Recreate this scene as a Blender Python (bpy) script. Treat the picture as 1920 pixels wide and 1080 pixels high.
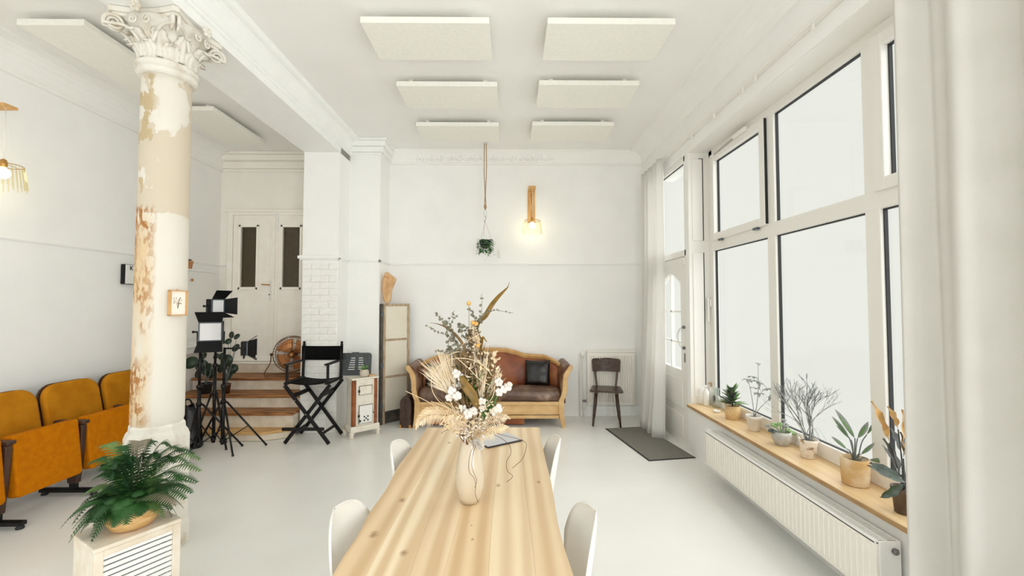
import bpy, math, random
from mathutils import Vector, Matrix, Euler, noise
random.seed(7)
PI = math.pi
C = bpy.context.scene.collection
SC = bpy.context.scene
for o in list(bpy.data.objects): bpy.data.objects.remove(o)

def lin(c):
    c = c / 255.0
    return c / 12.92 if c <= .04045 else ((c + .055) / 1.055) ** 2.4
def rgb(r, g, b): return (lin(r), lin(g), lin(b), 1.0)

# ------------------------------------------------------------------ camera, sky, sun, lights, exposure
F, CAMH = 800.0, 1.6
TH, YAW = math.atan(28 / 800), math.atan(8 / 800)
cd = bpy.data.cameras.new('camera'); cam = bpy.data.objects.new('camera', cd); C.objects.link(cam)
cd.sensor_width = 36; cd.lens = 36 * F / 1920; cd.clip_start = .05
cam.location = (0, 0, CAMH); cam.rotation_euler = (PI / 2 + TH, 0, -YAW)
SC.camera = cam

w = bpy.data.worlds.new('overcast_sky'); SC.world = w; w.use_nodes = True
bg = w.node_tree.nodes['Background']
bg.inputs[0].default_value = rgb(239, 239, 232); bg.inputs[1].default_value = 1.0

def light(name, kind, energy, loc, rot, color, **k):
    l = bpy.data.lights.new(name, kind); l.energy = energy; l.color = color
    for a, v in k.items(): setattr(l, a, v)
    o = bpy.data.objects.new(name, l); C.objects.link(o); o.location = loc; o.rotation_euler = rot
    return o
# soft bright daylight coming in through the big windows on the right
sd = Vector((-1.0, .08, -.42)).normalized()
s = light('sun', 'SUN', 4.5, (6, 2, 6), sd.to_track_quat('-Z', 'Y').to_euler(), (.985, .99, 1.0), angle=math.radians(110))
# added fill lights out of view behind the camera, brightening the room
light('rear_side_fill', 'AREA', 158, (1.80, -1.5, 1.75), (0, PI / 2, -.55), (.985, .99, 1.0), shape='RECTANGLE', size=2.6, size_y=2.4)
light('rear_fill', 'AREA', 30, (-1.1, -2.7, 2.1), (PI / 2, 0, 0), (.98, .99, 1.0), shape='RECTANGLE', size=5.4, size_y=3.2)
vs = SC.view_settings
SC.display_settings.display_device = 'sRGB'
vs.view_transform = 'Standard'; vs.look = 'None'; vs.gamma = 1; vs.exposure = 0.0; vs.use_curve_mapping = False
SC.cycles.max_bounces = 12; SC.cycles.diffuse_bounces = 8; SC.cycles.transparent_max_bounces = 24

# ------------------------------------------------------------------ pixel -> place helpers
def ray(px, py):
    u = px - 960; v = 540 - py
    f = F * math.cos(TH) - v * math.sin(TH); up = F * math.sin(TH) + v * math.cos(TH)
    c, s_ = math.cos(YAW), math.sin(YAW)
    return Vector((u * c + f * s_, f * c - u * s_, up))
def onx(px, py, X): r = ray(px, py); return Vector((0, 0, CAMH)) + r * (X / r.x)
def ony(px, py, Y): r = ray(px, py); return Vector((0, 0, CAMH)) + r * (Y / r.y)
def onz(px, py, Z): r = ray(px, py); return Vector((0, 0, CAMH)) + r * ((Z - CAMH) / r.z)

# ------------------------------------------------------------------ materials
def mat(name, c1, c2=None, rough=.6, scale=8, stretch=(1, 1, 1), bump=0, metal=0, detail=4, lo=.35, hi=.65, c3=None, spec=.5,
        transl=0, wave=None, bscale=None, coat=0, sheen=0):
    m = bpy.data.materials.new(name); m.use_nodes = True; nt = m.node_tree; N = nt.nodes; L = nt.links
    p = N['Principled BSDF']; p.inputs['Roughness'].default_value = rough; p.inputs['Metallic'].default_value = metal
    p.inputs['Specular IOR Level'].default_value = spec; p.inputs['Coat Weight'].default_value = coat
    p.inputs['Sheen Weight'].default_value = sheen
    p.inputs['Base Color'].default_value = rgb(*c1)
    if c2 or bump:
        tc = N.new('ShaderNodeTexCoord'); mp = N.new('ShaderNodeMapping'); mp.inputs['Scale'].default_value = stretch
        L.new(tc.outputs['Object'], mp.inputs['Vector'])
        nz = N.new('ShaderNodeTexNoise'); nz.inputs['Scale'].default_value = scale; nz.inputs['Detail'].default_value = detail
        L.new(mp.outputs[0], nz.inputs['Vector'])
        src = nz.outputs['Fac']
        if wave:
            wv = N.new('ShaderNodeTexWave'); wv.inputs['Scale'].default_value = wave[0]; wv.inputs['Distortion'].default_value = wave[1]
            wv.inputs['Detail'].default_value = 3; wv.bands_direction = wave[2]
            L.new(mp.outputs[0], wv.inputs['Vector'])
            mx = N.new('ShaderNodeMath'); mx.operation = 'ADD'; L.new(nz.outputs['Fac'], mx.inputs[0]); L.new(wv.outputs['Fac'], mx.inputs[1])
            mh = N.new('ShaderNodeMath'); mh.operation = 'MULTIPLY'; mh.inputs[1].default_value = .5; L.new(mx.outputs[0], mh.inputs[0]); src = mh.outputs[0]
    if c2:
        cr = N.new('ShaderNodeValToRGB'); e = cr.color_ramp.elements
        e[0].position = lo; e[0].color = rgb(*c1); e[1].position = hi; e[1].color = rgb(*c2)
        if c3: q = e.new((lo + hi) / 2); q.color = rgb(*c3)
        L.new(src, cr.inputs[0]); L.new(cr.outputs[0], p.inputs['Base Color'])
    if bump:
        b = N.new('ShaderNodeBump'); b.inputs['Strength'].default_value = bump; b.inputs['Distance'].default_value = .01
        if bscale:
            n2 = N.new('ShaderNodeTexNoise'); n2.inputs['Scale'].default_value = bscale; n2.inputs['Detail'].default_value = 5
            L.new(mp.outputs[0], n2.inputs['Vector']); L.new(n2.outputs['Fac'], b.inputs['Height'])
        else: L.new(src, b.inputs['Height'])
        L.new(b.outputs[0], p.inputs['Normal'])
    if transl:
        t = N.new('ShaderNodeBsdfTranslucent'); t.inputs[0].default_value = rgb(*(c2 or c1))
        ms = N.new('ShaderNodeMixShader'); ms.inputs[0].default_value = transl
        L.new(p.outputs[0], ms.inputs[1]); L.new(t.outputs[0], ms.inputs[2]); L.new(ms.outputs[0], N['Material Output'].inputs[0])
    return m
def emit(name, c, s_):
    m = bpy.data.materials.new(name); m.use_nodes = True; N = m.node_tree.nodes; p = N['Principled BSDF']
    p.inputs['Base Color'].default_value = rgb(*c); p.inputs['Emission Color'].default_value = rgb(*c); p.inputs['Emission Strength'].default_value = s_
    return m
def glass(name, tint=(250, 252, 250), f=.05, rough=.02):
    m = bpy.data.materials.new(name); m.use_nodes = True; nt = m.node_tree; N = nt.nodes; L = nt.links; N.remove(N['Principled BSDF'])
    t = N.new('ShaderNodeBsdfTransparent'); t.inputs[0].default_value = rgb(*tint)
    g = N.new('ShaderNodeBsdfGlossy'); g.inputs['Roughness'].default_value = rough
    ms = N.new('ShaderNodeMixShader'); ms.inputs[0].default_value = f
    L.new(t.outputs[0], ms.inputs[1]); L.new(g.outputs[0], ms.inputs[2]); L.new(ms.outputs[0], N['Material Output'].inputs[0])
    return m

M = {}
M['wall'] = mat('wall_plaster', (243, 243, 241), (240, 240, 238), .75, 3, bump=.12, bscale=60, spec=.25)
M['wallwarm'] = mat('alcove_plaster', (246, 243, 236), (243, 239, 231), .75, 3, bump=.12, bscale=60, spec=.25)
M['ceil'] = mat('ceiling_plaster', (243, 243, 240), (241, 240, 237), .8, 2, bump=.1, bscale=50, spec=.2)
M['trim'] = mat('white_trim_paint', (243, 244, 242), (240, 241, 239), .5, 6, bump=.05, bscale=80)
M['brick'] = mat('painted_brick', (243, 243, 240), (236, 236, 231), .65, 14, bump=.35, bscale=70)
M['floor'] = mat('floor_paint', (238, 239, 236), (233, 233, 229), .24, 1.3, bump=.03, bscale=9, spec=.5)
M['door'] = mat('door_cream_paint', (250, 246, 238), (246, 240, 230), .45, 7, bump=.08, bscale=40)
M['upvc'] = mat('white_window_frame', (236, 234, 229), rough=.35)
M['gasket'] = mat('black_gasket', (30, 32, 34), rough=.6)
M['panel'] = mat('acoustic_panel', (243, 242, 234), (239, 238, 230), .9, 30, bump=.2, spec=.1)
M['glass'] = glass('window_glass', (254, 255, 254), .03)
M['dglass'] = mat('dark_door_glass', (74, 62, 38), (62, 52, 32), .25, 60, bump=.4)
M['plaster'] = mat('capital_plaster', (226, 222, 212), (198, 185, 162), .8, 9, bump=.5, bscale=45, lo=.5, hi=.78)
M['oak'] = mat('oiled_oak', (214, 178, 124), (235, 208, 160), .38, 3.2, (3.5, .35, 3.5), bump=.05, wave=(2.2, 5, 'X'), lo=.3, hi=.75, c3=(227, 196, 145))
M['sill'] = mat('sill_oak', (222, 188, 140), (236, 208, 165), .4, 5, (5, .5, 5), bump=.05, lo=.35, hi=.65)
M['silledge'] = mat('ply_edge', (158, 122, 80), (190, 155, 108), .6, 30, (1, .3, 8))
M['tread'] = mat('worn_tread_wood', (92, 52, 24), (186, 134, 80), .5, 6, (.6, 5, 5), bump=.2, lo=.35, hi=.7, c3=(160, 105, 55))
M['tread2'] = mat('pale_step_wood', (196, 150, 90), (222, 180, 120), .5, 5, (.5, 5, 5), bump=.2)
M['riser'] = mat('riser_paint', (232, 222, 204), (216, 203, 182), .6, 9, bump=.1)
M['white'] = mat('white_plastic', (240, 240, 236), rough=.32)
M['rad'] = mat('radiator_enamel', (242, 239, 231), rough=.35)
M['black'] = mat('black_metal', (10, 10, 11), rough=.4, spec=.35)
M['blackw'] = mat('black_lacquer_wood', (9, 9, 9), (15, 14, 14), .4, 20, bump=.1, spec=.3)
M['canvas'] = mat('black_canvas', (8, 8, 9), (13, 13, 14), .9, 200, bump=.4, spec=.15)
M['barn'] = mat('barn_door_black', (11, 12, 14), rough=.55, spec=.3)
M['greym'] = mat('grey_metal', (88, 98, 104), rough=.4, metal=.3)
M['chrome'] = mat('chrome', (190, 190, 188), rough=.2, metal=1)
M['diff'] = mat('white_diffuser', (238, 238, 240), rough=.6)
M['must'] = mat('mustard_velour', (180, 104, 0), (192, 114, 2), .85, 25, bump=.2, bscale=260, spec=.1)
M['must2'] = mat('mustard_backrest', (176, 112, 10), (192, 128, 22), .8, 8, bump=.2, bscale=220, spec=.15)
M['dwood'] = mat('dark_brown_wood', (48, 30, 22), (74, 48, 34), .45, 12, (1, 1, .2), bump=.1)
M['chairw'] = mat('chair_walnut', (50, 34, 25), (80, 57, 42), .32, 14, (1, 6, 1), bump=.05)
M['leather'] = mat('tan_leather', (120, 58, 22), (176, 104, 48), .4, 3.5, bump=.25, bscale=35, c3=(146, 78, 32))
M['seatl'] = mat('worn_seat_leather', (84, 60, 46), (176, 150, 126), .34, 4.5, bump=.6, bscale=10, lo=.42, hi=.72, c3=(112, 86, 68))
M['arml'] = mat('worn_arm_leather', (92, 54, 34), (150, 118, 92), .38, 7, bump=.5, bscale=18, lo=.4, hi=.75)
M['dleather'] = mat('black_leather', (13, 8, 7), (24, 16, 13), .32, 10, bump=.6, bscale=9)
M['sofaw'] = mat('sofa_light_wood', (198, 158, 104), (216, 180, 126), .4, 6, (1, 1, 2), bump=.06)
M['sofawd'] = mat('sofa_crest_wood', (188, 142, 86), (206, 162, 104), .4, 6, (1.5, 1, 1), bump=.04)
M['mat'] = mat('doormat_pile', (118, 116, 110), (142, 139, 131), .95, 90, bump=.8, spec=.1)
M['matedge'] = mat('doormat_rubber', (52, 50, 48), rough=.7)
M['curtain'] = mat('curtain_cotton', (224, 222, 217), (218, 216, 210), .85, 4, bump=.15, bscale=300, transl=.09, spec=.1)
M['curtain2'] = mat('lit_curtain_cotton', (244, 243, 241), (241, 240, 237), .85, 4, bump=.15, bscale=300, transl=.4, spec=.1)  # whiter copy of the curtain cloth, light through the door glass painted in
M['vase'] = mat('vase_glaze', (216, 205, 186), (200, 184, 156), .18, 2.2, coat=.5)
M['tvslab'] = mat('tablet_grey', (196, 196, 198), rough=.3)
M['tvedge'] = mat('tablet_edge', (60, 58, 62), rough=.3, metal=.4)
M['fern'] = mat('fern_green', (24, 62, 28), (56, 104, 48), .55, 6, transl=.22)
M['fernl'] = mat('fern_light_green', (78, 116, 56), (118, 150, 86), .55, 6, transl=.25)
M['ferndry'] = mat('fern_dry', (120, 112, 92), (150, 140, 118), .7, 6, transl=.2)
M['straw'] = mat('straw_basket', (196, 148, 84), (226, 190, 134), .75, 16, (1, 1, 7), bump=.7, lo=.3, hi=.7)
M['boxw'] = mat('cream_box_paint', (238, 230, 216), (222, 208, 186), .55, 7, bump=.1)
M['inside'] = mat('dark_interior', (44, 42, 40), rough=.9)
M['enamel'] = mat('stove_enamel', (234, 228, 214), (176, 150, 120), .35, 9, bump=.15, lo=.52, hi=.76, c3=(222, 212, 196))
M['enamelb'] = mat('stove_brown_enamel', (120, 62, 28), (166, 96, 50), .28, 10)
M['vent'] = mat('vent_plate', (58, 64, 66), (70, 76, 78), .5, 20)
M['cream'] = mat('speckled_ceramic', (212, 203, 188), (190, 178, 160), .5, 60)
M['terra'] = mat('terracotta', (192, 132, 84), (208, 154, 108), .75, 14)
M['weave'] = mat('woven_pot', (214, 176, 122), (232, 200, 150), .8, 60, (1, 1, 2.5), bump=.7)
M['weave2'] = mat('jute_pot', (206, 168, 112), (232, 214, 184), .8, 5, bump=.4, bscale=30, lo=.42, hi=.6)
M['whitepot'] = mat('white_pot', (236, 231, 222), (220, 206, 186), .55, 12, lo=.5, hi=.75)
M['specpot'] = mat('weathered_pot', (232, 222, 208), (160, 128, 96), .7, 26, bump=.4, lo=.55, hi=.68)
M['greypot'] = mat('grey_stone_pot', (176, 176, 172), (198, 197, 192), .7, 22)
M['darkpot'] = mat('dark_brown_pot', (70, 52, 40), (104, 84, 66), .5, 9)
M['blackpot'] = mat('black_pot', (34, 36, 38), rough=.5)
M['copper'] = mat('copper_pot', (128, 92, 66), rough=.25, metal=.8)
M['soil'] = mat('soil', (104, 78, 58), (80, 58, 42), .95, 50, bump=.8)
M['leafg'] = mat('leaf_green', (86, 128, 66), (120, 158, 92), .45, 9, transl=.3)
M['leafmid'] = mat('leaf_mid_green', (44, 96, 50), (84, 138, 76), .45, 9, transl=.2)
M['leafpale'] = mat('leaf_pale', (186, 188, 182), (158, 162, 156), .6, 9, transl=.3)
M['leafgrey'] = mat('leaf_grey_green', (112, 120, 116), (146, 150, 146), .5, 9, transl=.25)
M['leafdark'] = mat('leaf_dark', (30, 46, 34), (46, 66, 44), .35, 9, transl=.1)
M['leafyel'] = mat('leaf_orange', (200, 130, 60), (222, 176, 112), .6, 9, transl=.3, lo=.3, hi=.6, c3=(150, 120, 60))
M['leafdk2'] = mat('leaf_dark_grey', (70, 74, 72), (98, 100, 96), .5, 14, transl=.15)  # dark grey leaf tone used on several plants
M['succ'] = mat('succulent_green', (120, 160, 96), (160, 186, 132), .45, 8)
M['succd'] = mat('succulent_dark', (62, 74, 74), (96, 108, 104), .5, 8)
M['twig'] = mat('grey_twig', (138, 140, 138), (176, 176, 172), .7, 12)
M['twigd'] = mat('dark_twig', (98, 102, 102), (128, 130, 126), .7, 12)
M['olive'] = mat('olive_dry_leaf', (96, 80, 24), (152, 112, 34), .45, 14, transl=.12)
M['browndry'] = mat('brown_dry_leaf', (80, 64, 38), (140, 114, 76), .6, 14)
M['darkdry'] = mat('dark_dry_foliage', (44, 38, 24), (78, 70, 40), .6, 14)
M['pampas'] = mat('pampas_cream', (240, 230, 210), (224, 206, 174), .85, 20, transl=.2)
M['ivory'] = mat('bleached_fern', (244, 230, 202), (236, 214, 176), .8, 20, transl=.2)
M['cotton'] = mat('cotton_white', (232, 229, 223), (220, 214, 206), .95, 30, bump=.6)
M['euc'] = mat('eucalyptus_grey', (92, 92, 76), (138, 134, 114), .6, 30)
M['button'] = mat('yellow_button_flower', (206, 152, 72), (226, 180, 104), .85, 90, bump=.9)
M['strand'] = mat('dark_strand', (112, 78, 44), (84, 58, 34), .5, 20)
M['rope'] = mat('jute_rope', (166, 132, 94), (196, 164, 124), .9, 80, (1, 1, 3), bump=.8)
M['lampw'] = mat('lamp_bracket_wood', (196, 144, 78), (224, 180, 116), .45, 8, (4, 4, .6), bump=.05)
M['lampw2'] = mat('lamp_bracket_groove', (132, 78, 30), rough=.6)
M['bulb'] = emit('lamp_bulb_glow', (255, 250, 236), 9)
M['shade'] = glass('clear_glass_rod', (253, 250, 236), .06, .1)
M['frost'] = mat('frosted_paper', (240, 234, 218), (234, 226, 208), .8, 4, transl=.15)
M['weath'] = mat('weathered_frame_wood', (150, 126, 100), (196, 176, 148), .7, 12, (5, 5, .7), bump=.3)
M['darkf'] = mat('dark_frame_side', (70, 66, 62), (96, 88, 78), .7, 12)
M['drift'] = mat('driftwood', (196, 152, 104), (222, 186, 142), .7, 9, (2, 2, .6), bump=.5)
M['case'] = mat('suitcase_leather', (52, 36, 30), (76, 54, 44), .4, 12, bump=.4)
M['brass'] = mat('brass', (196, 150, 90), rough=.3, metal=.8)
M['fanb'] = mat('fan_blade_copper', (206, 140, 84), (186, 118, 66), .35, 10, metal=.35)
M['fanc'] = mat('fan_cage', (120, 84, 52), rough=.4, metal=.6)
M['paper'] = mat('paper_white', (242, 236, 224), rough=.7)
M['framew'] = mat('picture_frame_wood', (198, 152, 96), (214, 172, 118), .5, 12)
M['ink'] = mat('black_letter', (24, 24, 26), rough=.6)
M['litface'] = mat('lightbox_face', (236, 236, 232), rough=.4)
M['soap'] = mat('white_bottle', (244, 242, 238), rough=.3)
M['amber'] = mat('amber_pump', (206, 168, 110), rough=.4)
M['cglass'] = glass('clear_glass', (240, 244, 242), .12, .03)
M['plastic_bag'] = mat('black_bag', (24, 25, 27), (38, 40, 42), .3, 9, bump=.8)
M['grey_knob'] = mat('valve_grey', (120, 118, 114), rough=.35, metal=.5)

# ---- worn column paint: blotches of peeled paint and rust with their own outline, plus painted left-side shade
def column_mat():
    m = bpy.data.materials.new('peeling_column_paint'); m.use_nodes = True; nt = m.node_tree; N = nt.nodes; L = nt.links; p = N['Principled BSDF']
    p.inputs['Roughness'].default_value = .75
    tc = N.new('ShaderNodeTexCoord'); sp = N.new('ShaderNodeSeparateXYZ'); L.new(tc.outputs['Object'], sp.inputs[0])
    def noi(scale, detail, sx=(1, 1, 1), off=(0, 0, 0)):
        mp = N.new('ShaderNodeMapping'); mp.inputs['Scale'].default_value = sx; mp.inputs['Location'].default_value = off
        L.new(tc.outputs['Object'], mp.inputs[0]); n = N.new('ShaderNodeTexNoise'); n.inputs['Scale'].default_value = scale; n.inputs['Detail'].default_value = detail
        L.new(mp.outputs[0], n.inputs['Vector']); return n.outputs['Fac']
    def mth(op, a, b):
        x = N.new('ShaderNodeMath'); x.operation = op
        for i, q in enumerate((a, b)):
            if isinstance(q, (int, float)): x.inputs[i].default_value = q
            else: L.new(q, x.inputs[i])
        return x.outputs[0]
    def rmp(v, a, b):
        x = N.new('ShaderNodeMapRange'); L.new(v, x.inputs[0]); x.inputs[1].default_value = a; x.inputs[2].default_value = b; return x.outputs[0]
    def mix(f, a, b):
        x = N.new('ShaderNodeMix'); x.data_type = 'RGBA'; L.new(f, x.inputs[0])
        if isinstance(a, tuple): x.inputs[6].default_value = a
        else: L.new(a, x.inputs[6])
        if isinstance(b, tuple): x.inputs[7].default_value = b
        else: L.new(b, x.inputs[7])
        return x.outputs[2]
    z = sp.outputs['Z']; x = sp.outputs['X']; y = sp.outputs['Y']
    # upper third: old beige coat bare where the white paint has peeled off
    n1 = noi(5, 6, (1, 1, .7)); up = mth('MULTIPLY', rmp(z, 2.18, 2.22), rmp(z, 3.14, 2.85))
    zone = mth('ADD', n1, mth('MULTIPLY', rmp(z, 3.1, 2.5), .16))
    zone = mth('ADD', zone, mth('MULTIPLY', rmp(mth('ADD', z, mth('MULTIPLY', noi(6, 5), .12)), 2.255, 2.262), 0))
    bare = mth('MULTIPLY', rmp(zone, .53, .545), rmp(mth('ADD', z, mth('MULTIPLY', noi(7, 5), .14)), 2.262, 2.268))
    base = mix(noi(4, 4), rgb(224, 220, 210), rgb(216, 210, 197))
    c = mix(bare, base, rgb(205, 193, 173))
    # darker chips running down the left of the shaft
    left = rmp(mth('ADD', mth('MULTIPLY', x, -.40), mth('MULTIPLY', y, -.92)), .088, .125)
    strip = left
    chips = mth('MULTIPLY', rmp(noi(11, 7, (1, 1, .6)), .54, .57), strip)
    chips = mth('MULTIPLY', chips, rmp(z, 2.2, 2.35))
    c = mix(chips, c, rgb(190, 170, 134))
    # rust below, over a brown tint that also paints in left-side shade
    fine = rmp(noi(38, 8, (1, 1, .45), (3, 1, 2)), .46, .55)
    big = rmp(noi(5, 3, (1, 1, .6), (1, 5, 0)), .36, .52)
    rust = mth('MULTIPLY', mth('MULTIPLY', fine, big), mth('MULTIPLY', strip, mth('MULTIPLY', rmp(z, 2.24, 2.2), rmp(z, .78, .9))))
    haze_shade = mth('MULTIPLY', mth('MULTIPLY', strip, rmp(noi(4, 4, (1, 1, .5)), .3, .55)), mth('MULTIPLY', rmp(z, 2.22, 2.1), .9))
    c = mix(haze_shade, c, rgb(214, 186, 142)); c = mix(rust, c, rgb(166, 112, 54))
    L.new(c, p.inputs['Base Color'])
    b = N.new('ShaderNodeBump'); b.inputs['Strength'].default_value = .5; b.inputs['Distance'].default_value = .004
    inv = mth('SUBTRACT', noi(30, 5), mth('ADD', bare, mth('ADD', rust, chips))); L.new(inv, b.inputs['Height']); L.new(b.outputs[0], p.inputs['Normal'])
    return m
M['column'] = column_mat()

# ---- oak boards with knots at fixed spots (object space of the table)
def plank_mat(name, a, b_, knots):
    m = mat(name, a, b_, .36, 6.0, (4.5, .22, 4.5), bump=.04, wave=(.9, 7, 'X'), lo=.3, hi=.78, detail=10)
    nt = m.node_tree; N = nt.nodes; L = nt.links; p = N['Principled BSDF']
    src = p.inputs['Base Color'].links[0].from_socket
    tc = N.new('ShaderNodeTexCoord')
    for (kx, ky, r) in knots:
        mp = N.new('ShaderNodeMapping'); mp.inputs['Location'].default_value = (-kx / r, -ky / (r * 1.5), 0); mp.inputs['Scale'].default_value = (1 / r, 1 / (r * 1.5), 0)
        L.new(tc.outputs['Object'], mp.inputs[0])
        ln = N.new('ShaderNodeVectorMath'); ln.operation = 'LENGTH'; L.new(mp.outputs[0], ln.inputs[0])
        nz = N.new('ShaderNodeTexNoise'); nz.inputs['Scale'].default_value = 60; L.new(tc.outputs['Object'], nz.inputs[0])
        ad = N.new('ShaderNodeMath'); ad.operation = 'MULTIPLY_ADD'; L.new(nz.outputs['Fac'], ad.inputs[0]); ad.inputs[1].default_value = .9; L.new(ln.outputs['Value'], ad.inputs[2])
        mr = N.new('ShaderNodeMapRange'); L.new(ad.outputs[0], mr.inputs[0]); mr.inputs[1].default_value = 1.5; mr.inputs[2].default_value = .6; mr.inputs[4].default_value = .75
        mx = N.new('ShaderNodeMix'); mx.data_type = 'RGBA'; L.new(mr.outputs[0], mx.inputs[0]); L.new(src, mx.inputs[6]); mx.inputs[7].default_value = rgb(140, 98, 56)
        src = mx.outputs[2]
    L.new(src, p.inputs['Base Color'])
    return m

# ------------------------------------------------------------------ mesh builder
class MB:
    def __init__(s): s.v = []; s.f = []; s.x = None
    def add(s, vs, fs):
        n = len(s.v)
        for p in vs:
            p = Vector(p); s.v.append(s.x @ p if s.x else p)
        for f in fs: s.f.append(tuple(i + n for i in f))
        return s
    def box(s, lo, hi):
        (a, b, c), (d, e, f) = lo, hi
        return s.add([(a, b, c), (d, b, c), (d, e, c), (a, e, c), (a, b, f), (d, b, f), (d, e, f), (a, e, f)],
                     [(0, 3, 2, 1), (4, 5, 6, 7), (0, 1, 5, 4), (1, 2, 6, 5), (2, 3, 7, 6), (3, 0, 4, 7)])
    def cbox(s, c, d, rot=None):
        R = Euler(rot).to_matrix() if rot else Matrix.Identity(3); c = Vector(c)
        vs = [c + R @ Vector((x * d[0] / 2, y * d[1] / 2, z * d[2] / 2)) for z in (-1, 1) for (x, y) in ((-1, -1), (1, -1), (1, 1), (-1, 1))]
        return s.add(vs, [(0, 3, 2, 1), (4, 5, 6, 7), (0, 1, 5, 4), (1, 2, 6, 5), (2, 3, 7, 6), (3, 0, 4, 7)])
    def bar(s, a, b, wd, ht, up=(0, 0, 1)):
        a = Vector(a); b = Vector(b); d = (b - a).normalized(); side = d.cross(Vector(up))
        if side.length < 1e-4: side = d.cross(Vector((0, 1, 0)))
        side.normalize(); u = side.cross(d)
        vs = []
        for p in (a, b):
            for (i, j) in ((-1, -1), (1, -1), (1, 1), (-1, 1)): vs.append(p + side * wd / 2 * i + u * ht / 2 * j)
        return s.add(vs, [(3, 2, 1, 0), (4, 5, 6, 7), (0, 1, 5, 4), (1, 2, 6, 5), (2, 3, 7, 6), (3, 0, 4, 7)])
    def tube(s, pts, r, n=8, cap=True, closed=False):
        pts = [Vector(p) for p in pts]; k = len(pts)
        if not isinstance(r, (list, tuple)): r = [r] * k
        vs = []; prev = None
        for i, p in enumerate(pts):
            if closed: d = pts[(i + 1) % k] - pts[i - 1]
            else: d = pts[min(i + 1, k - 1)] - pts[max(i - 1, 0)]
            d.normalize()
            if prev is None:
                a = Vector((0, 0, 1)) if abs(d.z) < .9 else Vector((1, 0, 0)); prev = d.cross(a).normalized()
            prev = (prev - d * prev.dot(d)).normalized(); q = d.cross(prev)
            for j in range(n):
                t = 2 * PI * j / n; vs.append(p + (prev * math.cos(t) + q * math.sin(t)) * r[i])
        fs = []
        for i in range(k if closed else k - 1):
            for j in range(n):
                a = i * n + j; b = i * n + (j + 1) % n; i2 = (i + 1) % k
                fs.append((a, b, i2 * n + (j + 1) % n, i2 * n + j))
        if cap and not closed: fs.append(tuple(range(n - 1, -1, -1))); fs.append(tuple((k - 1) * n + j for j in range(n)))
        return s.add(vs, fs)
    def lathe(s, prof, n=24, c=(0, 0, 0), ax=None, cap=True, squash=1):
        c = Vector(c); R = Vector((0, 0, 1)).rotation_difference(Vector(ax)).to_matrix() if ax else Matrix.Identity(3)
        vs = []
        for (r, z) in prof:
            for j in range(n):
                t = 2 * PI * j / n; vs.append(c + R @ Vector((r * math.cos(t), r * math.sin(t) * squash, z)))
        fs = [(i * n + j, i * n + (j + 1) % n, (i + 1) * n + (j + 1) % n, (i + 1) * n + j) for i in range(len(prof) - 1) for j in range(n)]
        if cap: fs.append(tuple(range(n - 1, -1, -1))); fs.append(tuple((len(prof) - 1) * n + j for j in range(n)))
        return s.add(vs, fs)
    def sph(s, c, r, n=10, m=7, sc=(1, 1, 1), jit=0):
        c = Vector(c); vs = [c + Vector((0, 0, -r * sc[2]))]
        for i in range(1, m):
            a = -PI / 2 + PI * i / m
            for j in range(n):
                t = 2 * PI * j / n; q = r * (1 + random.uniform(-jit, jit))
                vs.append(c + Vector((q * sc[0] * math.cos(a) * math.cos(t), q * sc[1] * math.cos(a) * math.sin(t), q * sc[2] * math.sin(a))))
        vs.append(c + Vector((0, 0, r * sc[2]))); fs = [(0, 1 + (j + 1) % n, 1 + j) for j in range(n)]
        for i in range(m - 2):
            for j in range(n): fs.append((1 + i * n + j, 1 + i * n + (j + 1) % n, 1 + (i + 1) * n + (j + 1) % n, 1 + (i + 1) * n + j))
        l = len(vs) - 1; b = 1 + (m - 2) * n; fs += [(b + j, b + (j + 1) % n, l) for j in range(n)]
        return s.add(vs, fs)
    def grid(s, fn, nu, nv):
        vs = [fn(i / nu, j / nv) for i in range(nu + 1) for j in range(nv + 1)]
        fs = [(i * (nv + 1) + j, (i + 1) * (nv + 1) + j, (i + 1) * (nv + 1) + j + 1, i * (nv + 1) + j + 1) for i in range(nu) for j in range(nv)]
        return s.add(vs, fs)
    def prism(s, poly, a, b, ax='y'):
        f = {'y': lambda p, t: (p[0], t, p[1]), 'x': lambda p, t: (t, p[0], p[1]), 'z': lambda p, t: (p[0], p[1], t)}[ax]; n = len(poly)
        return s.add([f(p, a) for p in poly] + [f(p, b) for p in poly], [tuple(range(n)), tuple(range(2 * n - 1, n - 1, -1))] + [((i + 1) % n, i, n + i, n + (i + 1) % n) for i in range(n)])
    def leaf(s, base, d, L, W, up=(0, 0, 1), droop=.3, fold=.25, n=5, wave=0, peak=.45, tip=0.0):
        base = Vector(base); d = Vector(d).normalized(); up = Vector(up); side = d.cross(up)
        if side.length < .05: side = d.cross(Vector((1, 0, 0)))
        side.normalize(); nn = side.cross(d).normalized(); vs = []
        for i in range(n + 1):
            t = i / n; c = base + d * L * t * (1 - .15 * droop * t) + Vector((0, 0, -1)) * droop * L * t * t
            wd = W / 2 * (math.sin(PI * min(1, t ** (math.log(.5) / math.log(peak)))) ** .8 if 0 < t < 1 else tip)
            wob = wave * math.sin(t * 17) * W
            vs += [c - side * wd + nn * (fold * wd + wob), c, c + side * wd + nn * (fold * wd - wob)]
        fs = []
        for i in range(n):
            a = i * 3; fs += [(a, a + 1, a + 4, a + 3), (a + 1, a + 2, a + 5, a + 4)]
        return s.add(vs, fs)
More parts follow.
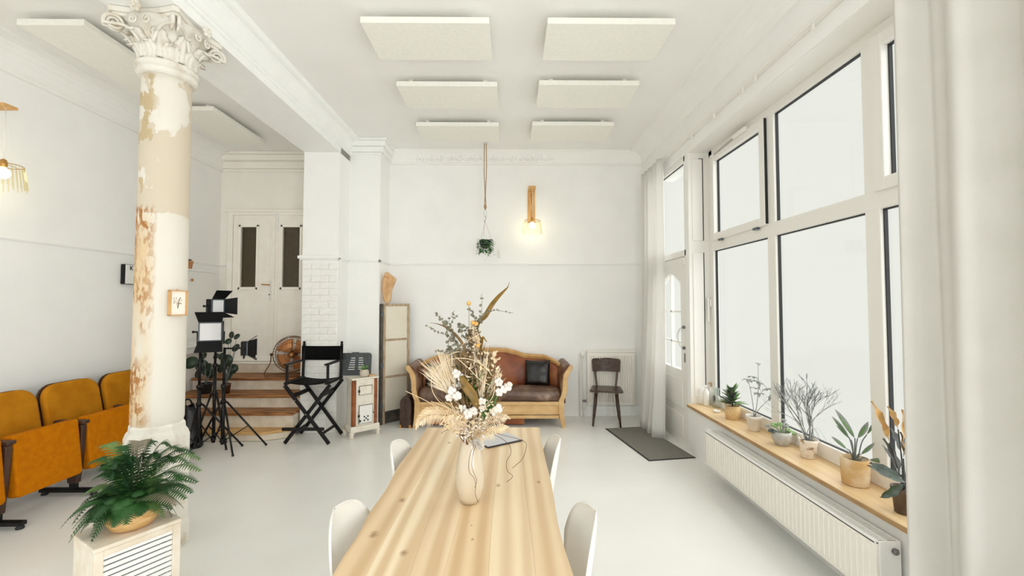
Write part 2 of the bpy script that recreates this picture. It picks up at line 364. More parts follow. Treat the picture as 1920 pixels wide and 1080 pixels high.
    def build(s, name, m, parent=None, smooth=False, bevel=0, solid=0, sub=0, stuff=False, world=True, seg=2):
        me = bpy.data.meshes.new(name); off = Vector((0, 0, 0)); inv = None
        if parent is not None and world:
            r = parent
            while r.parent: r = r.parent
            inv = r.matrix_basis.inverted()
        vs = [inv @ p for p in s.v] if inv else s.v
        me.from_pydata([tuple(p) for p in vs], [], s.f); me.update()
        if smooth:
            for p in me.polygons: p.use_smooth = True
        me.materials.append(m if not isinstance(m, str) else M[m])
        o = bpy.data.objects.new(name, me); C.objects.link(o)
        if parent is not None: o.parent = parent
        if solid: q = o.modifiers.new('solid', 'SOLIDIFY'); q.thickness = abs(solid); q.offset = -1 if solid > 0 else 0
        if bevel: q = o.modifiers.new('bevel', 'BEVEL'); q.width = bevel; q.segments = seg; q.limit_method = 'ANGLE'; q.angle_limit = math.radians(40)
        if sub: q = o.modifiers.new('sub', 'SUBSURF'); q.levels = sub; q.render_levels = sub
        if smooth == 'auto' or (smooth and bevel): 
            try: me.set_sharp_from_angle(angle=math.radians(40))
            except Exception: pass
        if stuff: o['kind'] = 'stuff'
        return o
def tag(o, label, cat=None, group=None):
    o['label'] = label
    if cat: o['category'] = cat
    if group: o['group'] = group
    return o
def struct(o, label=None):
    o['kind'] = 'structure'
    if label: o['label'] = label
    return o
def thing(name, loc, label, cat, rz=0, group=None):
    o = bpy.data.objects.new(name, None); C.objects.link(o); o.location = loc; o.rotation_euler = (0, 0, rz); o.empty_display_size = .05
    o.matrix_basis = Matrix.Translation(Vector(loc)) @ Matrix.Rotation(rz, 4, 'Z')
    return tag(o, label, cat, group)
def sthing(name, loc, label=None):
    o = bpy.data.objects.new(name, None); C.objects.link(o); o.location = loc; o.empty_display_size = .05; return struct(o, label)
def loc_mb(o):   # a builder whose coordinates are local to thing o
    m = MB(); m.x = o.matrix_basis.copy(); return m
def bez(p, k=8):   # Catmull-Rom through points
    p = [Vector(q) for q in p]; p = [p[0] * 2 - p[1]] + p + [p[-1] * 2 - p[-2]]; out = []
    for i in range(1, len(p) - 2):
        a, b, c, d = p[i - 1:i + 3]
        for j in range(k):
            t = j / k; out.append(.5 * ((2 * b) + (c - a) * t + (2 * a - 5 * b + 4 * c - d) * t * t + (3 * b - a - 3 * c + d) * t ** 3))
    out.append(p[-2]); return out
U = random.uniform

# ================================================================== THE ROOM
CZ = 3.78
struct(MB().box((-4.4, -3, -.12), (2.23, 6.5, 0)).build('floor', 'floor'), 'pale grey glossy painted floor')
struct(MB().box((-4.4, -3, CZ), (2.23, 6.5, CZ + .12)).build('ceiling', 'ceil'), 'off-white plaster ceiling')
struct(MB().box((-2.56, 6.10, 0), (2.05, 6.45, CZ)).build('wall_back', 'wall'), 'off-white back wall behind the sofa')
struct(MB().box((-4.4, 6.25, 0), (-2.56, 6.45, CZ)).build('wall_alcove', 'wallwarm'), 'warm white wall around the double doors')
struct(MB().box((-4.4, -3, 0), (-4.2, 6.3, CZ)).build('wall_left', 'wall'), 'white left wall behind the cinema seats')
# right wall with the openings for the entrance door and the big window
WX = 1.95; Y0 = 1.15; YP = 4.57; YD0 = 4.64; YD1 = 5.66; HZ = 3.23; SZ = .53
r = MB()
r.box((WX, YD1, 0), (2.05, 6.12, CZ)); r.box((WX, Y0 - .01, HZ), (2.23, YD1, CZ)); r.box((WX, -3, 0), (2.23, Y0, CZ))
r.box((WX, Y0, 0), (2.23, YP, SZ - .035)); r.box((WX, YP, 0), (2.21, YD0, HZ))
struct(r.build('wall_right', 'wall'), 'white window wall on the right')
# beam along the left, pilaster at its end, chimney pier
struct(MB().box((-2.555, -3, 3.49), (-2.10, 5.33, CZ)).build('trim_1', 'trim'), 'white ceiling beam carried by the column')
def cove(poly, a, b, ax): return MB().prism(poly, a, b, ax)
# right coving above the windows
cv = [(1.95, 3.60), (1.925, 3.61), (1.92, 3.64)] + [(1.92 - .17 * (1 - math.cos(t * PI / 2 / 6)), 3.64 + .12 * math.sin(t * PI / 2 / 6)) for t in range(1, 7)] + [(1.745, CZ), (1.95, CZ)]
struct(MB().prism(cv, -3, 6.1, 'y').build('trim_2', 'ceil'), 'concave coving above the windows')
cv = [(-2.10, 3.555), (-2.085, 3.56), (-2.085, 3.58), (-2.07, 3.59)] + [(-2.07 + .07 * (1 - math.cos(t * PI / 2 / 5)), 3.59 + .15 * math.sin(t * PI / 2 / 5)) for t in range(1, 6)] + [(-1.985, 3.75), (-1.985, 3.762), (-1.97, CZ), (-2.10, CZ)]
struct(MB().prism(cv, -3, 5.75, 'y').build('trim_3', 'trim'), 'moulded cornice along the beam')
bk = [(6.10, 3.585), (6.075, 3.59), (6.075, 3.605), (6.06, 3.61), (6.05, 3.66), (6.03, 3.72), (6.0, 3.755), (5.985, CZ), (6.10, CZ)]
cb = struct(MB().prism([(-y, z) for y, z in bk], -1.75, 1.95, 'x').add([], []).build('trim_4', 'ceil'), 'cornice along the top of the back wall')
for v in cb.data.vertices: v.co.y = -v.co.y
cb.data.flip_normals()
orn = MB()
for i in range(58):
    x = -1.3 + i * .034; zz = 3.655 + .012 * math.sin(i * 1.7)
    orn.sph((x, 6.045, zz), .014, 6, 4, (1, .8, 1.8)); 
    if i % 2 == 0: orn.sph((x + .015, 6.035, zz + .05), .011, 6, 4, (1.6, .8, 1))
orn.build('cornice_ornament', 'trim', cb, smooth=True, stuff=True)
lc = [(-4.2, 3.52), (-4.17, 3.525), (-4.17, 3.545), (-4.15, 3.56)] + [(-4.15 + .12 * (1 - math.cos(t * PI / 2 / 5)), 3.56 + .19 * math.sin(t * PI / 2 / 5)) for t in range(1, 6)] + [(-3.98, 3.755), (-3.98, CZ), (-4.2, CZ)]
struct(MB().prism(lc, -3, 6.25, 'y').build('trim_5', 'ceil'), 'cornice along the left wall')
ac = MB()
for i, (d, z0, z1) in enumerate(((.03, 3.52, 3.56), (.07, 3.56, 3.66), (.14, 3.66, 3.74), (.17, 3.74, CZ))): ac.box((-4.2, 6.25 - d, z0), (-2.56, 6.26, z1))
struct(ac.build('trim_6', 'wallwarm', bevel=.008), 'stepped cornice above the double doors')
# pilaster: plaster above, painted brick below
pil = struct(MB().box((-2.555, 5.32, 2.16), (-2.11, 6.12, 3.49)).box((-2.555, 5.3205, 0), (-2.11, 6.12, 2.17)).build('wall_pilaster', 'wall'), 'white pilaster with painted brickwork below the rail')
bm_ = MB().box((0, 0, 0), (.212, .03, .074)).build('brick', 'brick', pil, bevel=.005, seg=1, world=False); bm_.location = (-2.555, 5.312, .004)
hb = MB().box((0, 0, 0), (.104, .03, .074)).build('brick', 'brick', pil, bevel=.005, seg=1, world=False); hb.location = (-2.555, 5.311, .085)
first = {0: bm_, 1: hb}
used = set()
for row in range(26):
    z = .006 + row * .0805; z += 0
    if z + .074 > 2.13: break
    lens = [(0, .0, 0), (0, .218, 0)] if row % 2 == 0 else [(1, 0, 1), (0, .11, 0), (1, .328, 1)]
    for (kind, dx, _) in lens:
        src = first[kind]
        if kind not in used: o = src; used.add(kind)
        else: o = src.copy(); C.objects.link(o); o.parent = pil
        o.location = (-2.548 + dx + U(-.001, .001), 5.308 + U(-.003, .003), z); o.rotation_euler = (0, U(-.004, .004), U(-.006, .006))
struct(MB().box((-2.11, 5.66, 0), (-1.70, 6.12, CZ)).build('wall_pier', 'wall'), 'white chimney pier beside the back wall')
# pier / pilaster head mouldings
pm = MB()
for (d, z0, z1) in ((.02, 3.585, 3.61), (.045, 3.61, 3.68), (.08, 3.68, 3.75), (.1, 3.75, CZ)):
    pm.box((-2.10, 5.66 - d, z0), (-1.70 + d, 6.1, z1))
struct(pm.build('trim_7', 'trim', bevel=.01), 'cornice around the chimney pier')
# picture / dado rail
rail = MB(); rp = ((.012, 2.135, 2.175), (.028, 2.150, 2.165))
for d, a, b in rp:
    rail.box((-1.72, 6.1 - d, a), (1.95, 6.11, b)); rail.box((-1.71, 5.66 - d, a), (-1.70 + d, 6.1, b)); rail.box((-2.11, 5.66 - d, a), (-1.70 + d, 5.67, b))
    rail.box((-2.12, 5.3 - d, a), (-2.11 + d, 5.68, b)); rail.box((-2.57 - d, 5.305 - d, a), (-2.11 + d, 5.33, b + .02))
struct(rail.build('trim_8', 'trim', bevel=.004, seg=1), 'thin rail round the back wall, pier and pilaster')
rail = MB()
for d, a, b in ((.008, 2.125, 2.155), (.018, 2.135, 2.148)):
    rail.box((-4.21, -3, a), (-4.2 + d, 6.25, b)); rail.box((-4.2, 6.25 - d, a), (-4.06, 6.26, b))
struct(rail.build('trim_9', 'wall', bevel=.004, seg=1), 'thin rail along the left wall')
# baseboards
struct(MB().box((-1.70, 6.085, 0), (1.1, 6.11, .07)).box((1.1, 6.085, 0), (1.95, 6.11, .14)).build('baseboard_back', 'trim', bevel=.004), 'low white baseboard on the back wall')
struct(MB().box((-4.21, -3, 0), (-4.18, 5.05, .09)).build('baseboard_left', 'trim', bevel=.004), 'low white baseboard on the left wall')

# ------------------------------------------------------------------ acoustic panels on the ceiling
def panel(x0, x1, y0, y1, label, group):
    t = thing('acoustic_panel', ((x0 + x1) / 2, (y0 + y1) / 2, CZ), label, 'panel', 0, group)
    MB().box((x0, y0, 3.68), (x1, y1, 3.728)).build('panel_board', 'panel', t, bevel=.004)
    for x in (x0 + .12, x1 - .12):
        for y in (y0 + .1, y1 - .1): MB().box((x - .02, y - .02, 3.727), (x + .02, y + .02, CZ)).build('spacer', 'upvc', t)
rows = ('nearest', 'middle', 'farthest')
for i, (pa, pb, pc, pd) in enumerate((((675, 42), (917, 40), (1027, 44), (1267, 46)), ((743, 161), (932, 159), (1011, 159), (1199, 160)), ((780, 236), (935, 235), (998, 235), (1152, 235)))):
    a = onz(*pa, 3.68); b = onz(*pb, 3.68); c = onz(*pc, 3.68); d = onz(*pd, 3.68)
    panel(a.x, b.x, a.y, a.y + .49, 'white acoustic panel on the main ceiling, %s in the column left of centre' % rows[i], 'ceiling acoustic panels')
    panel(c.x, d.x, c.y, c.y + .49, 'white acoustic panel on the main ceiling, %s in the column nearer the windows' % rows[i], 'ceiling acoustic panels')
a = onz(157, 47, 3.68); b = onz(400, 207, 3.68)
panel(a.x - .5, a.x, a.y, a.y + 1.0, 'long white ceiling panel left of the column, nearer one above cinema seats', 'ceiling acoustic panels')
panel(b.x - .5, b.x, b.y, b.y + 1.0, 'long white ceiling panel behind the column capital, nearer the double doors', 'ceiling acoustic panels')

# ------------------------------------------------------------------ the big window
win = sthing('window_1', (2.21, 2.9, SZ), 'large white framed window over the plant sill')
FX0, FX1 = 2.17, 2.225; ZB, ZT = .56, HZ; TR0, TR1 = 2.15, 2.262
WY0, WY1 = Y0, YP - .03
mull = [(3.43, 3.535), (2.455, 2.56)]
fr = MB()
fr.box((FX0, WY0, ZT - .075), (FX1, WY1, ZT)); fr.box((FX0, WY0, ZB - .03), (FX1, WY1, ZB + .07))
fr.box((FX0, WY1 - .07, ZB), (FX1, YP, ZT)); fr.box((FX0, WY0, ZB), (FX1, WY0 + .06, ZT))
for a, b in mull: fr.box((FX0 + .004, a, ZB), (FX1 - .004, b, ZT))
fr.box((FX0 + .002, WY0, TR0), (FX1 - .002, WY1, TR1))
fr.build('window_frame', 'upvc', win, bevel=.004, seg=1)
bays = [(mull[0][1], WY1 - .07), (mull[1][1], mull[0][0]), (WY0 + .06, mull[1][0])]
for bi, (a, b) in enumerate(bays):
    for (z0, z1, top) in ((ZB + .07, TR0, 0), (TR1, ZT - .075, 1)):
        aa, bb, y0_, y1_ = z0, z1, a, b
        if top and bi in (0, 2):       # opening sashes
            sa = MB(); q = .062
            o0 = -.02
            sa.box((FX0 + o0, a - .012, z0 - .012), (FX1 - .02, a + q, z1 + .012)); sa.box((FX0 + o0, b - q, z0 - .012), (FX1 - .02, b + .012, z1 + .012))
            sa.box((FX0 + o0, a + q, z0 - .012), (FX1 - .02, b - q, z0 + q)); sa.box((FX0 + o0, a + q, z1 - q), (FX1 - .02, b - q, z1 + .012))
            so = sa.build('sash', 'upvc', win, bevel=.004, seg=1); y0_, y1_, aa, bb = a + q, b - q, z0 + q, z1 - q
            g = MB(); g.box((FX0 + o0 + .004, a - .020, z0), (FX0 + .006, a - .011, z1)); g.build('gasket', 'gasket', so)
            if bi == 0:
                h = MB(); h.box((FX0 - .05, b - .72, z1 - .005), (FX0 - .02, b - .50, z1 + .03)); h.build('opener_housing', 'upvc', so, bevel=.006)
                h = MB(); h.bar((FX0 - .03, b - .50, z1 + .008), (FX0 - .02, b - .10, z1 - .012), .014, .014); h.build('opener_arm', 'chrome', so)
                for yy in (a + .12, b - .2): MB().cbox((FX0 - .02, yy, z0 - .02), (.02, .07, .02)).build('hinge', 'greym', so)
        wid = .007
        g = MB(); gx0, gx1 = FX0 + .024, FX0 + .046
        g.box((gx0, y0_, bb - wid), (gx1, y1_, bb)); g.box((gx0, y1_ - wid, aa), (gx1, y1_, bb)); g.box((gx0, y0_, aa), (gx1, y0_ + wid, bb)); g.box((gx0, y0_, aa), (gx1, y1_, aa + wid * .7))
        g.build('gasket', 'gasket', win)
        MB().box((FX0 + .043, y0_ - .006, aa - .006), (FX0 + .048, y1_ + .006, bb + .006)).build('pane', 'glass', win)
# reveal (post side) with its gasket lines and the far lever handle
rv = struct(MB().box((WX + .002, YP - .012, SZ), (FX0 + .02, YP + .03, HZ)).box((WX + .003, Y0, HZ - .003), (FX0 + .02, YP, HZ + .01)).build('trim_10', 'upvc'), 'white reveal lining of the big window')
g = MB()
for z0, z1 in ((2.27, 3.165), (.72, 2.14)):
    g.box((2.105, YP - .018, z0), (2.113, YP - .011, z1)); g.box((2.068, YP - .017, z1 - .007), (2.113, YP - .011, z1))
g.box((2.075, YP - .017, 2.27), (2.113, YP - .011, 2.276))
g.build('gasket', 'gasket', rv)
MB().box((1.99, YP - .02, .6), (2.104, YP - .012, 2.14)).box((1.99, YP - .02, 2.27), (2.104, YP - .012, 3.158)).build('side_panel', 'upvc', rv, bevel=.003, seg=1)
h = MB(); h.cbox((FX0 - .012, YP - .045, 1.6), (.02, .03, .08)); h.build('handle_plate', 'upvc', win, bevel=.004)
h = MB(); h.cbox((FX0 - .035, YP - .045, 1.53), (.018, .022, .26)); h.build('handle', 'upvc', win, bevel=.007)
# sill
sl = thing('window_sill', (2.03, 2.9, SZ), 'long pale oak sill board under the big window', 'sill')
MB().box((1.905, Y0, SZ - .006), (FX0 + .01, YP - .012, SZ)).build('sill_board', 'sill', sl)
MB().box((1.905, Y0, SZ - .032), (FX0, YP - .012, SZ - .006)).build('sill_edge', 'silledge', sl)

# ------------------------------------------------------------------ entrance door in the right wall
DX = 1.985
d1 = sthing('door_1', (DX, 5.15, 0), 'white glazed entrance door with transom light')
f_ = MB(); f_.box((DX - .03, YD0, 0), (DX + .06, YD0 + .045, HZ)); f_.box((DX - .03, YD1 - .045, 0), (DX + .06, YD1, HZ)); f_.box((DX - .03, YD0, HZ - .06), (DX + .06, YD1, HZ))
f_.box((DX - .03, YD0, 2.12), (DX + .06, YD1, 2.19)); f_.build('door_frame', 'upvc', d1, bevel=.004, seg=1)
MB().box((DX + .01, YD0 + .04, 2.18), (DX + .016, YD1 - .04, HZ - .05)).build('transom_pane', 'glass', d1)
MB().box((DX, YD0 + .045, HZ - .068), (DX + .01, YD1 - .045, HZ - .06)).build('gasket', 'gasket', d1)
MB().box((DX - .012, YD0 + .045, .0), (DX + .0, YD0 + .052, 2.1)).build('gasket', 'gasket', d1)
lf = MB(); ya, yb = YD0 + .055, YD1 - .05; ga, gb = ya + .15, yb - .15
lf.box((DX - .015, ya, .01), (DX + .04, ga, 2.11)); lf.box((DX - .015, gb, .01), (DX + .04, yb, 2.11)); lf.box((DX - .015, ga, .01), (DX + .04, gb, .84)); lf.box((DX - .015, ga, 1.95), (DX + .04, gb, 2.11))
# swept head of the glazing
n = 14
for i in range(n):
    t0, t1 = i / n, (i + 1) / n
    zz = 1.95 - .13 * (abs(2 * (t0 + t1) / 2 - 1)) ** 1.6
    lf.box((DX - .0149, ga + (gb - ga) * t0, zz), (DX + .0399, ga + (gb - ga) * t1, 1.951))
leafo = lf.build('door_leaf', 'door' if 0 else 'upvc', d1)
MB().box((DX + .01, ga - .01, .83), (DX + .016, gb + .01, 1.951)).build('door_pane', 'glass', d1)
mu = MB(); mu.box((DX - .008, (ga + gb) / 2 - .012, .84), (DX + .03, (ga + gb) / 2 + .012, 1.95))
for z in (1.15, 1.50): mu.box((DX - .008, ga, z - .01), (DX + .03, gb, z + .01))
mu.build('muntin', 'upvc', leafo)
for (z0, z1) in ((.09, .34), (.42, .74)):
    p = MB(); p.box((DX - .028, ya + .1, z0), (DX - .014, yb - .1, z1)); po = p.build('door_panel', 'upvc', leafo, bevel=.012)
ph = MB(); ph.tube(bez([(DX - .02, ya + .05, 1.33), (DX - .06, ya + .07, 1.31), (DX - .065, ya + .13, 1.22), (DX - .06, ya + .07, 1.12), (DX - .02, ya + .05, 1.10)]), .008); ph.build('pull_handle', 'upvc', leafo, smooth=True)
for z in (1.33, 1.10): MB().lathe([(.016, 0), (.02, .015), (.01, .03)], 12, (DX - .015, ya + .05, z), (-1, 0, 0)).build('handle_rose', 'grey_knob', leafo, smooth=True)
MB().box((DX - .02, ya + .04, .94), (DX - .014, ya + .062, 1.04)).build('keyhole_plate', 'grey_knob', leafo)
MB().box((DX - .045, YD0 + .03, 2.02), (DX - .015, YD0 + .07, 2.10)).build('hinge_cap', 'upvc', d1, bevel=.006)

# curtain track
tr = thing('curtain_track', (1.93, 2.9, 3.37), 'long white ceiling-height curtain track above the window wall', 'track')
MB().box((1.905, -2.9, 3.355), (1.95, 5.9, 3.385)).build('rail', 'upvc', tr, bevel=.004)
for px, py in ((1520, 60), (1413, 155), (1389, 178), (1336, 225), (1294, 262)):
    p = onx(px, py, 1.90); MB().cbox((1.915, p.y, 3.335), (.01, .016, .05)).build('glider', 'upvc', tr)

# curtains
def curtain(name, y0, y1, top_x, z1, amp, waves, label, bottom=None, z0=.01, ph=0, seedv=0, cmat='curtain'):
    mb = MB(); nu, nv = 30, 160
    def fn(u, v):
        z = z1 + (z0 - z1) * u; y = y0 + (y1 - y0) * v
        a = amp * (.55 + .45 * u) * (1 + .35 * noise.noise(Vector((v * waves * .7, seedv, 0))))
        s_ = v * waves * 2 * PI + ph + .5 * noise.noise(Vector((v * 4, u * .8, seedv + 3)))
        x = top_x + a * math.sin(s_) + a * .3 * math.sin(2.3 * s_ + 1); yy = y + a * .35 * math.cos(s_)
        if bottom:
            bx, by = bottom(v); k = max(0, (u - .3) / .7) ** 2; x += bx * k; yy += by * k
        return Vector((x, yy, z))
    mb.grid(fn, nu, nv); o = mb.build(name, cmat, None, smooth=True, solid=.003)
    return tag(o, label, 'curtain')
curtain('curtain', 5.06, 5.84, 1.86, 3.36, .042, 5, 'long white curtain half covering the entrance door', cmat='curtain2', bottom=lambda v: (-.13 * math.sin(v * PI * .8 + .5) + .01, -.07 + .06 * v))
curtain('curtain', .70, 1.905, 1.81, 3.36, .055, 4.3, 'big white curtain hanging at the near end of the window', ph=2.2, seedv=5, bottom=lambda v: (0.0, .0))

# ------------------------------------------------------------------ double doors + stairs
d2 = sthing('door_2', (-3.4, 6.2, .76), 'cream double doors with narrow dark glass lights')
MB().box((-4.06, 6.18, .72), (-3.985, 6.26, 2.88)).box((-4.06, 6.18, 2.87), (-2.6, 6.26, 2.93)).box((-2.79, 6.18, .76), (-2.72, 6.26, 2.88)).box((-4.10, 6.165, 2.915), (-2.6, 6.26, 2.955)).build('door_frame', 'door', d2, bevel=.008)
for (x0, x1, g0, g1) in ((-3.98, -3.392, -3.865, -3.645), (-3.385, -2.797, -3.262, -3.02)):
    lf = MB(); z0, z1, a, b = .765, 2.87, 1.83, 2.70
    lf.box((x0, 6.2, z0), (g0, 6.245, z1)); lf.box((g1, 6.2, z0), (x1, 6.245, z1)); lf.box((g0, 6.2, z0), (g1, 6.245, a)); lf.box((g0, 6.2, b), (g1, 6.245, z1))
    lo_ = lf.build('door_leaf', 'door', d2)
    MB().box((g0 - .005, 6.222, a - .005), (g1 + .005, 6.23, b + .005)).build('dark_glass', 'dglass', lo_)
    m_ = MB()
    for (q0, q1, r0, r1) in ((g0 - .035, g0, a - .04, b + .035), (g1, g1 + .035, a - .04, b + .035), (g0 - .035, g1 + .035, b, b + .035), (g0 - .04, g1 + .04, a - .045, a)): m_.box((q0, 6.186, r0), (q1, 6.21, r1))
    m_.build('glazing_bead', 'door', lo_, bevel=.006)
    m_ = MB()
    for x in (x0 + .055, x1 - .055): m_.box((x - .006, 6.192, z0 + .1), (x + .006, 6.203, z1 - .06))
    m_.build('moulding', 'door', lo_, bevel=.003, seg=1)
MB().box((-3.41, 6.182, .77), (-3.37, 6.2, 2.87)).build('astragal', 'door', d2, bevel=.005)
MB().box((-3.45, 6.185, 1.63), (-3.425, 6.2, 1.92)).build('handle_plate', 'chrome' if 0 else 'upvc', d2, bevel=.003)
MB().tube([(-3.437, 6.19, 1.86), (-3.437, 6.15, 1.86), (-3.53, 6.145, 1.865)], .009).build('lever_handle', 'brass', d2, smooth=True)
MB().lathe([(.009, 0), (.009, .004)], 10, (-3.437, 6.185, 1.72), (0, -1, 0)).build('keyhole', 'gasket', d2)
MB().box((-3.345, 6.18, 2.63), (-3.325, 6.2, 2.9)).cbox((-3.36, 6.18, 2.885), (.09, .02, .012)).build('bolt', 'brass' if 0 else 'trim', d2)
st = thing('staircase', (-3.35, 5.2, 0), 'short flight of worn wooden steps up to the double doors', 'stairs')
steps = [(5.02, 5.20, .11), (5.18, 5.45, .29), (5.41, 5.76, .45), (5.72, 6.12, .61)]
zprev = 0
for i, (ya, yb, z) in enumerate(steps):
    yn = steps[i + 1][0] if i < 3 else 6.10
    if i == 0:
        poly = [(-4.18, 5.02), (-2.84, 5.02), (-2.565, 5.17), (-2.565, 5.24), (-4.18, 5.24)]
        MB().prism([(x, y) for x, y in poly], .005, z - .035, 'z').build('riser', 'riser', st)
        MB().prism([(x, y - .02) for x, y in poly[:3]] + poly[3:], z - .035, z, 'z').build('tread', 'tread2', st, bevel=.008)
    else:
        MB().box((-4.18, ya + .02, zprev + .001), (-2.575, yn + .03, z - .036)).build('riser', 'riser', st)
        MB().box((-4.18, ya - .015, z - .035), (-2.565, yn + .03, z)).build('tread', 'tread', st, bevel=.01)
    zprev = z
MB().box((-4.18, 6.12, .612), (-2.575, 6.245, .757)).build('riser', 'riser', st)
MB().box((-4.18, 6.105, .735), (-2.575, 6.2, .76)).build('landing_edge', 'door', st, bevel=.005)
# white fuse cupboard on the left wall
cb_ = thing('wall_cupboard', (-4.19, 5.7, 1.2), 'flat white cupboard door on the left wall beside the double doors', 'cupboard')
MB().box((-4.199, 5.15, 1.13), (-4.15, 6.10, 2.02)).build('cupboard_door', 'white', cb_, bevel=.004)
MB().box((-4.199, 5.12, 2.02), (-4.13, 6.12, 2.045)).build('cupboard_top', 'trim', cb_, bevel=.003)
MB().lathe([(.008, 0), (.018, .02), (.016, .03), (.003, .034)], 12, (-4.15, 5.62, 1.90), (1, 0, 0)).build('knob', 'brass', cb_, smooth=True)
lb = thing('wall_ledge', (-4.15, 5.4, 1.0), 'white moulded ledge low on the left wall behind the light stands', 'ledge')
MB().box((-4.199, 5.0, 1.02), (-4.06, 6.1, 1.05)).build('shelf_board', 'trim', lb, bevel=.006)
MB().box((-4.199, 5.0, .94), (-4.10, 6.1, 1.02)).build('support_moulding', 'trim', lb, bevel=.01)
# ------------------------------------------------------------------ column
col = thing('column', (-2.32, 2.88, 0), 'tall round cast column with peeling cream paint and leafy capital', 'column')
cm = loc_mb(col)
prof = [(.136, .80), (.138, .82), (.141, .83)] + [(.143 - .006 * t / 30, .84 + t / 30 * 2.28) for t in range(31)]
cm.lathe(prof, 48); cm.build('shaft', 'column', col, smooth=True)
b = loc_mb(col)
def octo(rad): return rad
b.lathe([(.19, 0), (.19, .14), (.18, .17), (.18, .60), (.18, .72), (.17, .75), (.156, .77), (.154, .80), (.145, .815)], 8, cap=True)
b.v = [col.matrix_basis @ (Matrix.Rotation(PI / 8, 4, 'Z') @ (col.matrix_basis.inverted() @ p)) for p in b.v]
b.build('plinth', 'plaster', col, bevel=.006)
c_ = loc_mb(col); c_.lathe([(.137, 3.10), (.158, 3.105), (.167, 3.125), (.167, 3.14), (.158, 3.15), (.172, 3.16), (.175, 3.175), (.167, 3.185), (.145, 3.19)], 40); c_.build('collar', 'plaster', col, smooth=True)
c_ = loc_mb(col); c_.lathe([(.135, 3.17), (.135, 3.2), (.15, 3.30), (.19, 3.39), (.235, 3.43), (.22, 3.445)], 32); c_.build('bell', 'plaster', col, smooth=True)
# abacus with concave sides
pts = []
for k in range(4):
    a0 = PI / 4 + k * PI / 2
    for j in range(-1, 2): 
        pass
for k in range(4):
    ca = Vector((math.cos(PI / 4 + k * PI / 2), math.sin(PI / 4 + k * PI / 2))); cb2 = Vector((math.cos(PI / 4 + (k + 1) * PI / 2), math.sin(PI / 4 + (k + 1) * PI / 2)))
    A = ca * .335; B_ = cb2 * .335; mid = (A + B_) / 2; tn = (B_ - A).normalized()
    for j in range(0, 11):
        t = .07 + .86 * j / 10; p = A.lerp(B_, t) - mid.normalized() * .045 * math.sin(PI * t)
        pts.append((p.x, p.y))
c_ = loc_mb(col); c_.prism(pts, 3.452, 3.487, 'z'); c_.prism([(x * .94, y * .94) for x, y in pts], 3.432, 3.452, 'z'); c_.build('abacus', 'plaster', col, bevel=.004, seg=1)
def acanthus(ang, r0, z0, h, out, wd):
    m_ = loc_mb(col); ca, sa = math.cos(ang), math.sin(ang)
    def fn(u, v):
        t = u; s_ = (v - .5) * 2
        rr = r0 + .012 + out * t ** 2.5; z = z0 + h * (t if t < .8 else .8 + (t - .8) * .2 - (t - .8) ** 2 * 4)
        wl = wd * (.75 + .35 * math.sin(t * PI)) * (1 - t ** 5 * .6) * (1 + .13 * math.sin(t * 26))
        rr += -.018 * s_ * s_ + .007 * math.cos(s_ * 9)
        return Vector((rr * ca - s_ * wl * sa, rr * sa + s_ * wl * ca, z))
    m_.grid(fn, 12, 10); return m_.build('acanthus_leaf', 'plaster', col, smooth=True, solid=.008)
for k in range(8):
    acanthus(k * PI / 4, .135, 3.185, .13, .06, .043)
    acanthus(k * PI / 4 + PI / 8, .138, 3.2, .20, .09, .042)
for k in range(4):
    a = PI / 4 + k * PI / 2
    for sgn in (-1, 1):
        v_ = loc_mb(col); P_ = []
        for i in range(40):
            t = i / 39; ang = -.4 + t * 4.4 * PI; rr = .052 * (1 - t * .85)
            q = Vector((.272 + rr * math.cos(ang), sgn * .016, 3.385 + rr * math.sin(ang))); 
            P_.append(Matrix.Rotation(a, 3, 'Z') @ q)
        stem = [Matrix.Rotation(a + sgn * .55, 3, 'Z') @ Vector((.18, 0, 3.28)), Matrix.Rotation(a + sgn * .3, 3, 'Z') @ Vector((.225, 0, 3.36))]
        v_.tube(bez(stem + [P_[0]], 5)[:-1] + P_, [.009] * 10 + [.012 - .007 * i / 39 for i in range(40)], 7); v_.build('volute', 'plaster', col, smooth=True)
    # small inner scrolls and central flower on each side
    v_ = loc_mb(col); R3 = Matrix.Rotation(k * PI / 2, 3, 'Z')
    for sgn in (-1, 1):
        P_ = [R3 @ Vector((.232, sgn * (.045 + .028 * (1 - i / 20 * .8) * math.cos(i * .42 + 2)), 3.39 + .028 * (1 - i / 20 * .8) * math.sin(i * .42 + 2))) for i in range(20)]
        v_.tube(P_, .006, 6)
    v_.build('small_scroll', 'plaster', col, smooth=True)
    v_ = loc_mb(col)
    for j in range(6): v_.sph(R3 @ Vector((.262, .022 * math.cos(j * PI / 3), 3.452 + .022 * math.sin(j * PI / 3))), .016, 8, 6)
    v_.sph(R3 @ Vector((.272, 0, 3.452)), .014, 8, 6); v_.build('rosette', 'plaster', col, smooth=True)

# ------------------------------------------------------------------ slatted box, fern
fl = onz(175, 1033, .42); frr = onz(342, 971, .42)
dv = Vector((frr.x - fl.x, frr.y - fl.y, 0)); W_ = dv.length; ang = math.atan2(dv.y, dv.x)
bx = thing('slatted_cabinet', (fl.x, fl.y, 0), 'cream painted box with a slatted front beside the column, fern on top', 'cabinet', ang)
Dp = .31; Hh = .42
def lm(): return loc_mb(bx)
lm().box((0, 0, Hh - .022), (W_, Dp, Hh)).build('top_board', 'boxw', bx, bevel=.006)
lm().box((.008, .012, 0), (.028, Dp - .01, Hh - .022)).build('side_board', 'boxw', bx, bevel=.003)
lm().box((W_ - .028, .012, 0), (W_ - .008, Dp - .01, Hh - .022)).build('side_board', 'boxw', bx, bevel=.003)
lm().box((.028, Dp - .03, 0), (W_ - .028, Dp - .012, Hh - .022)).build('back_board', 'inside', bx)
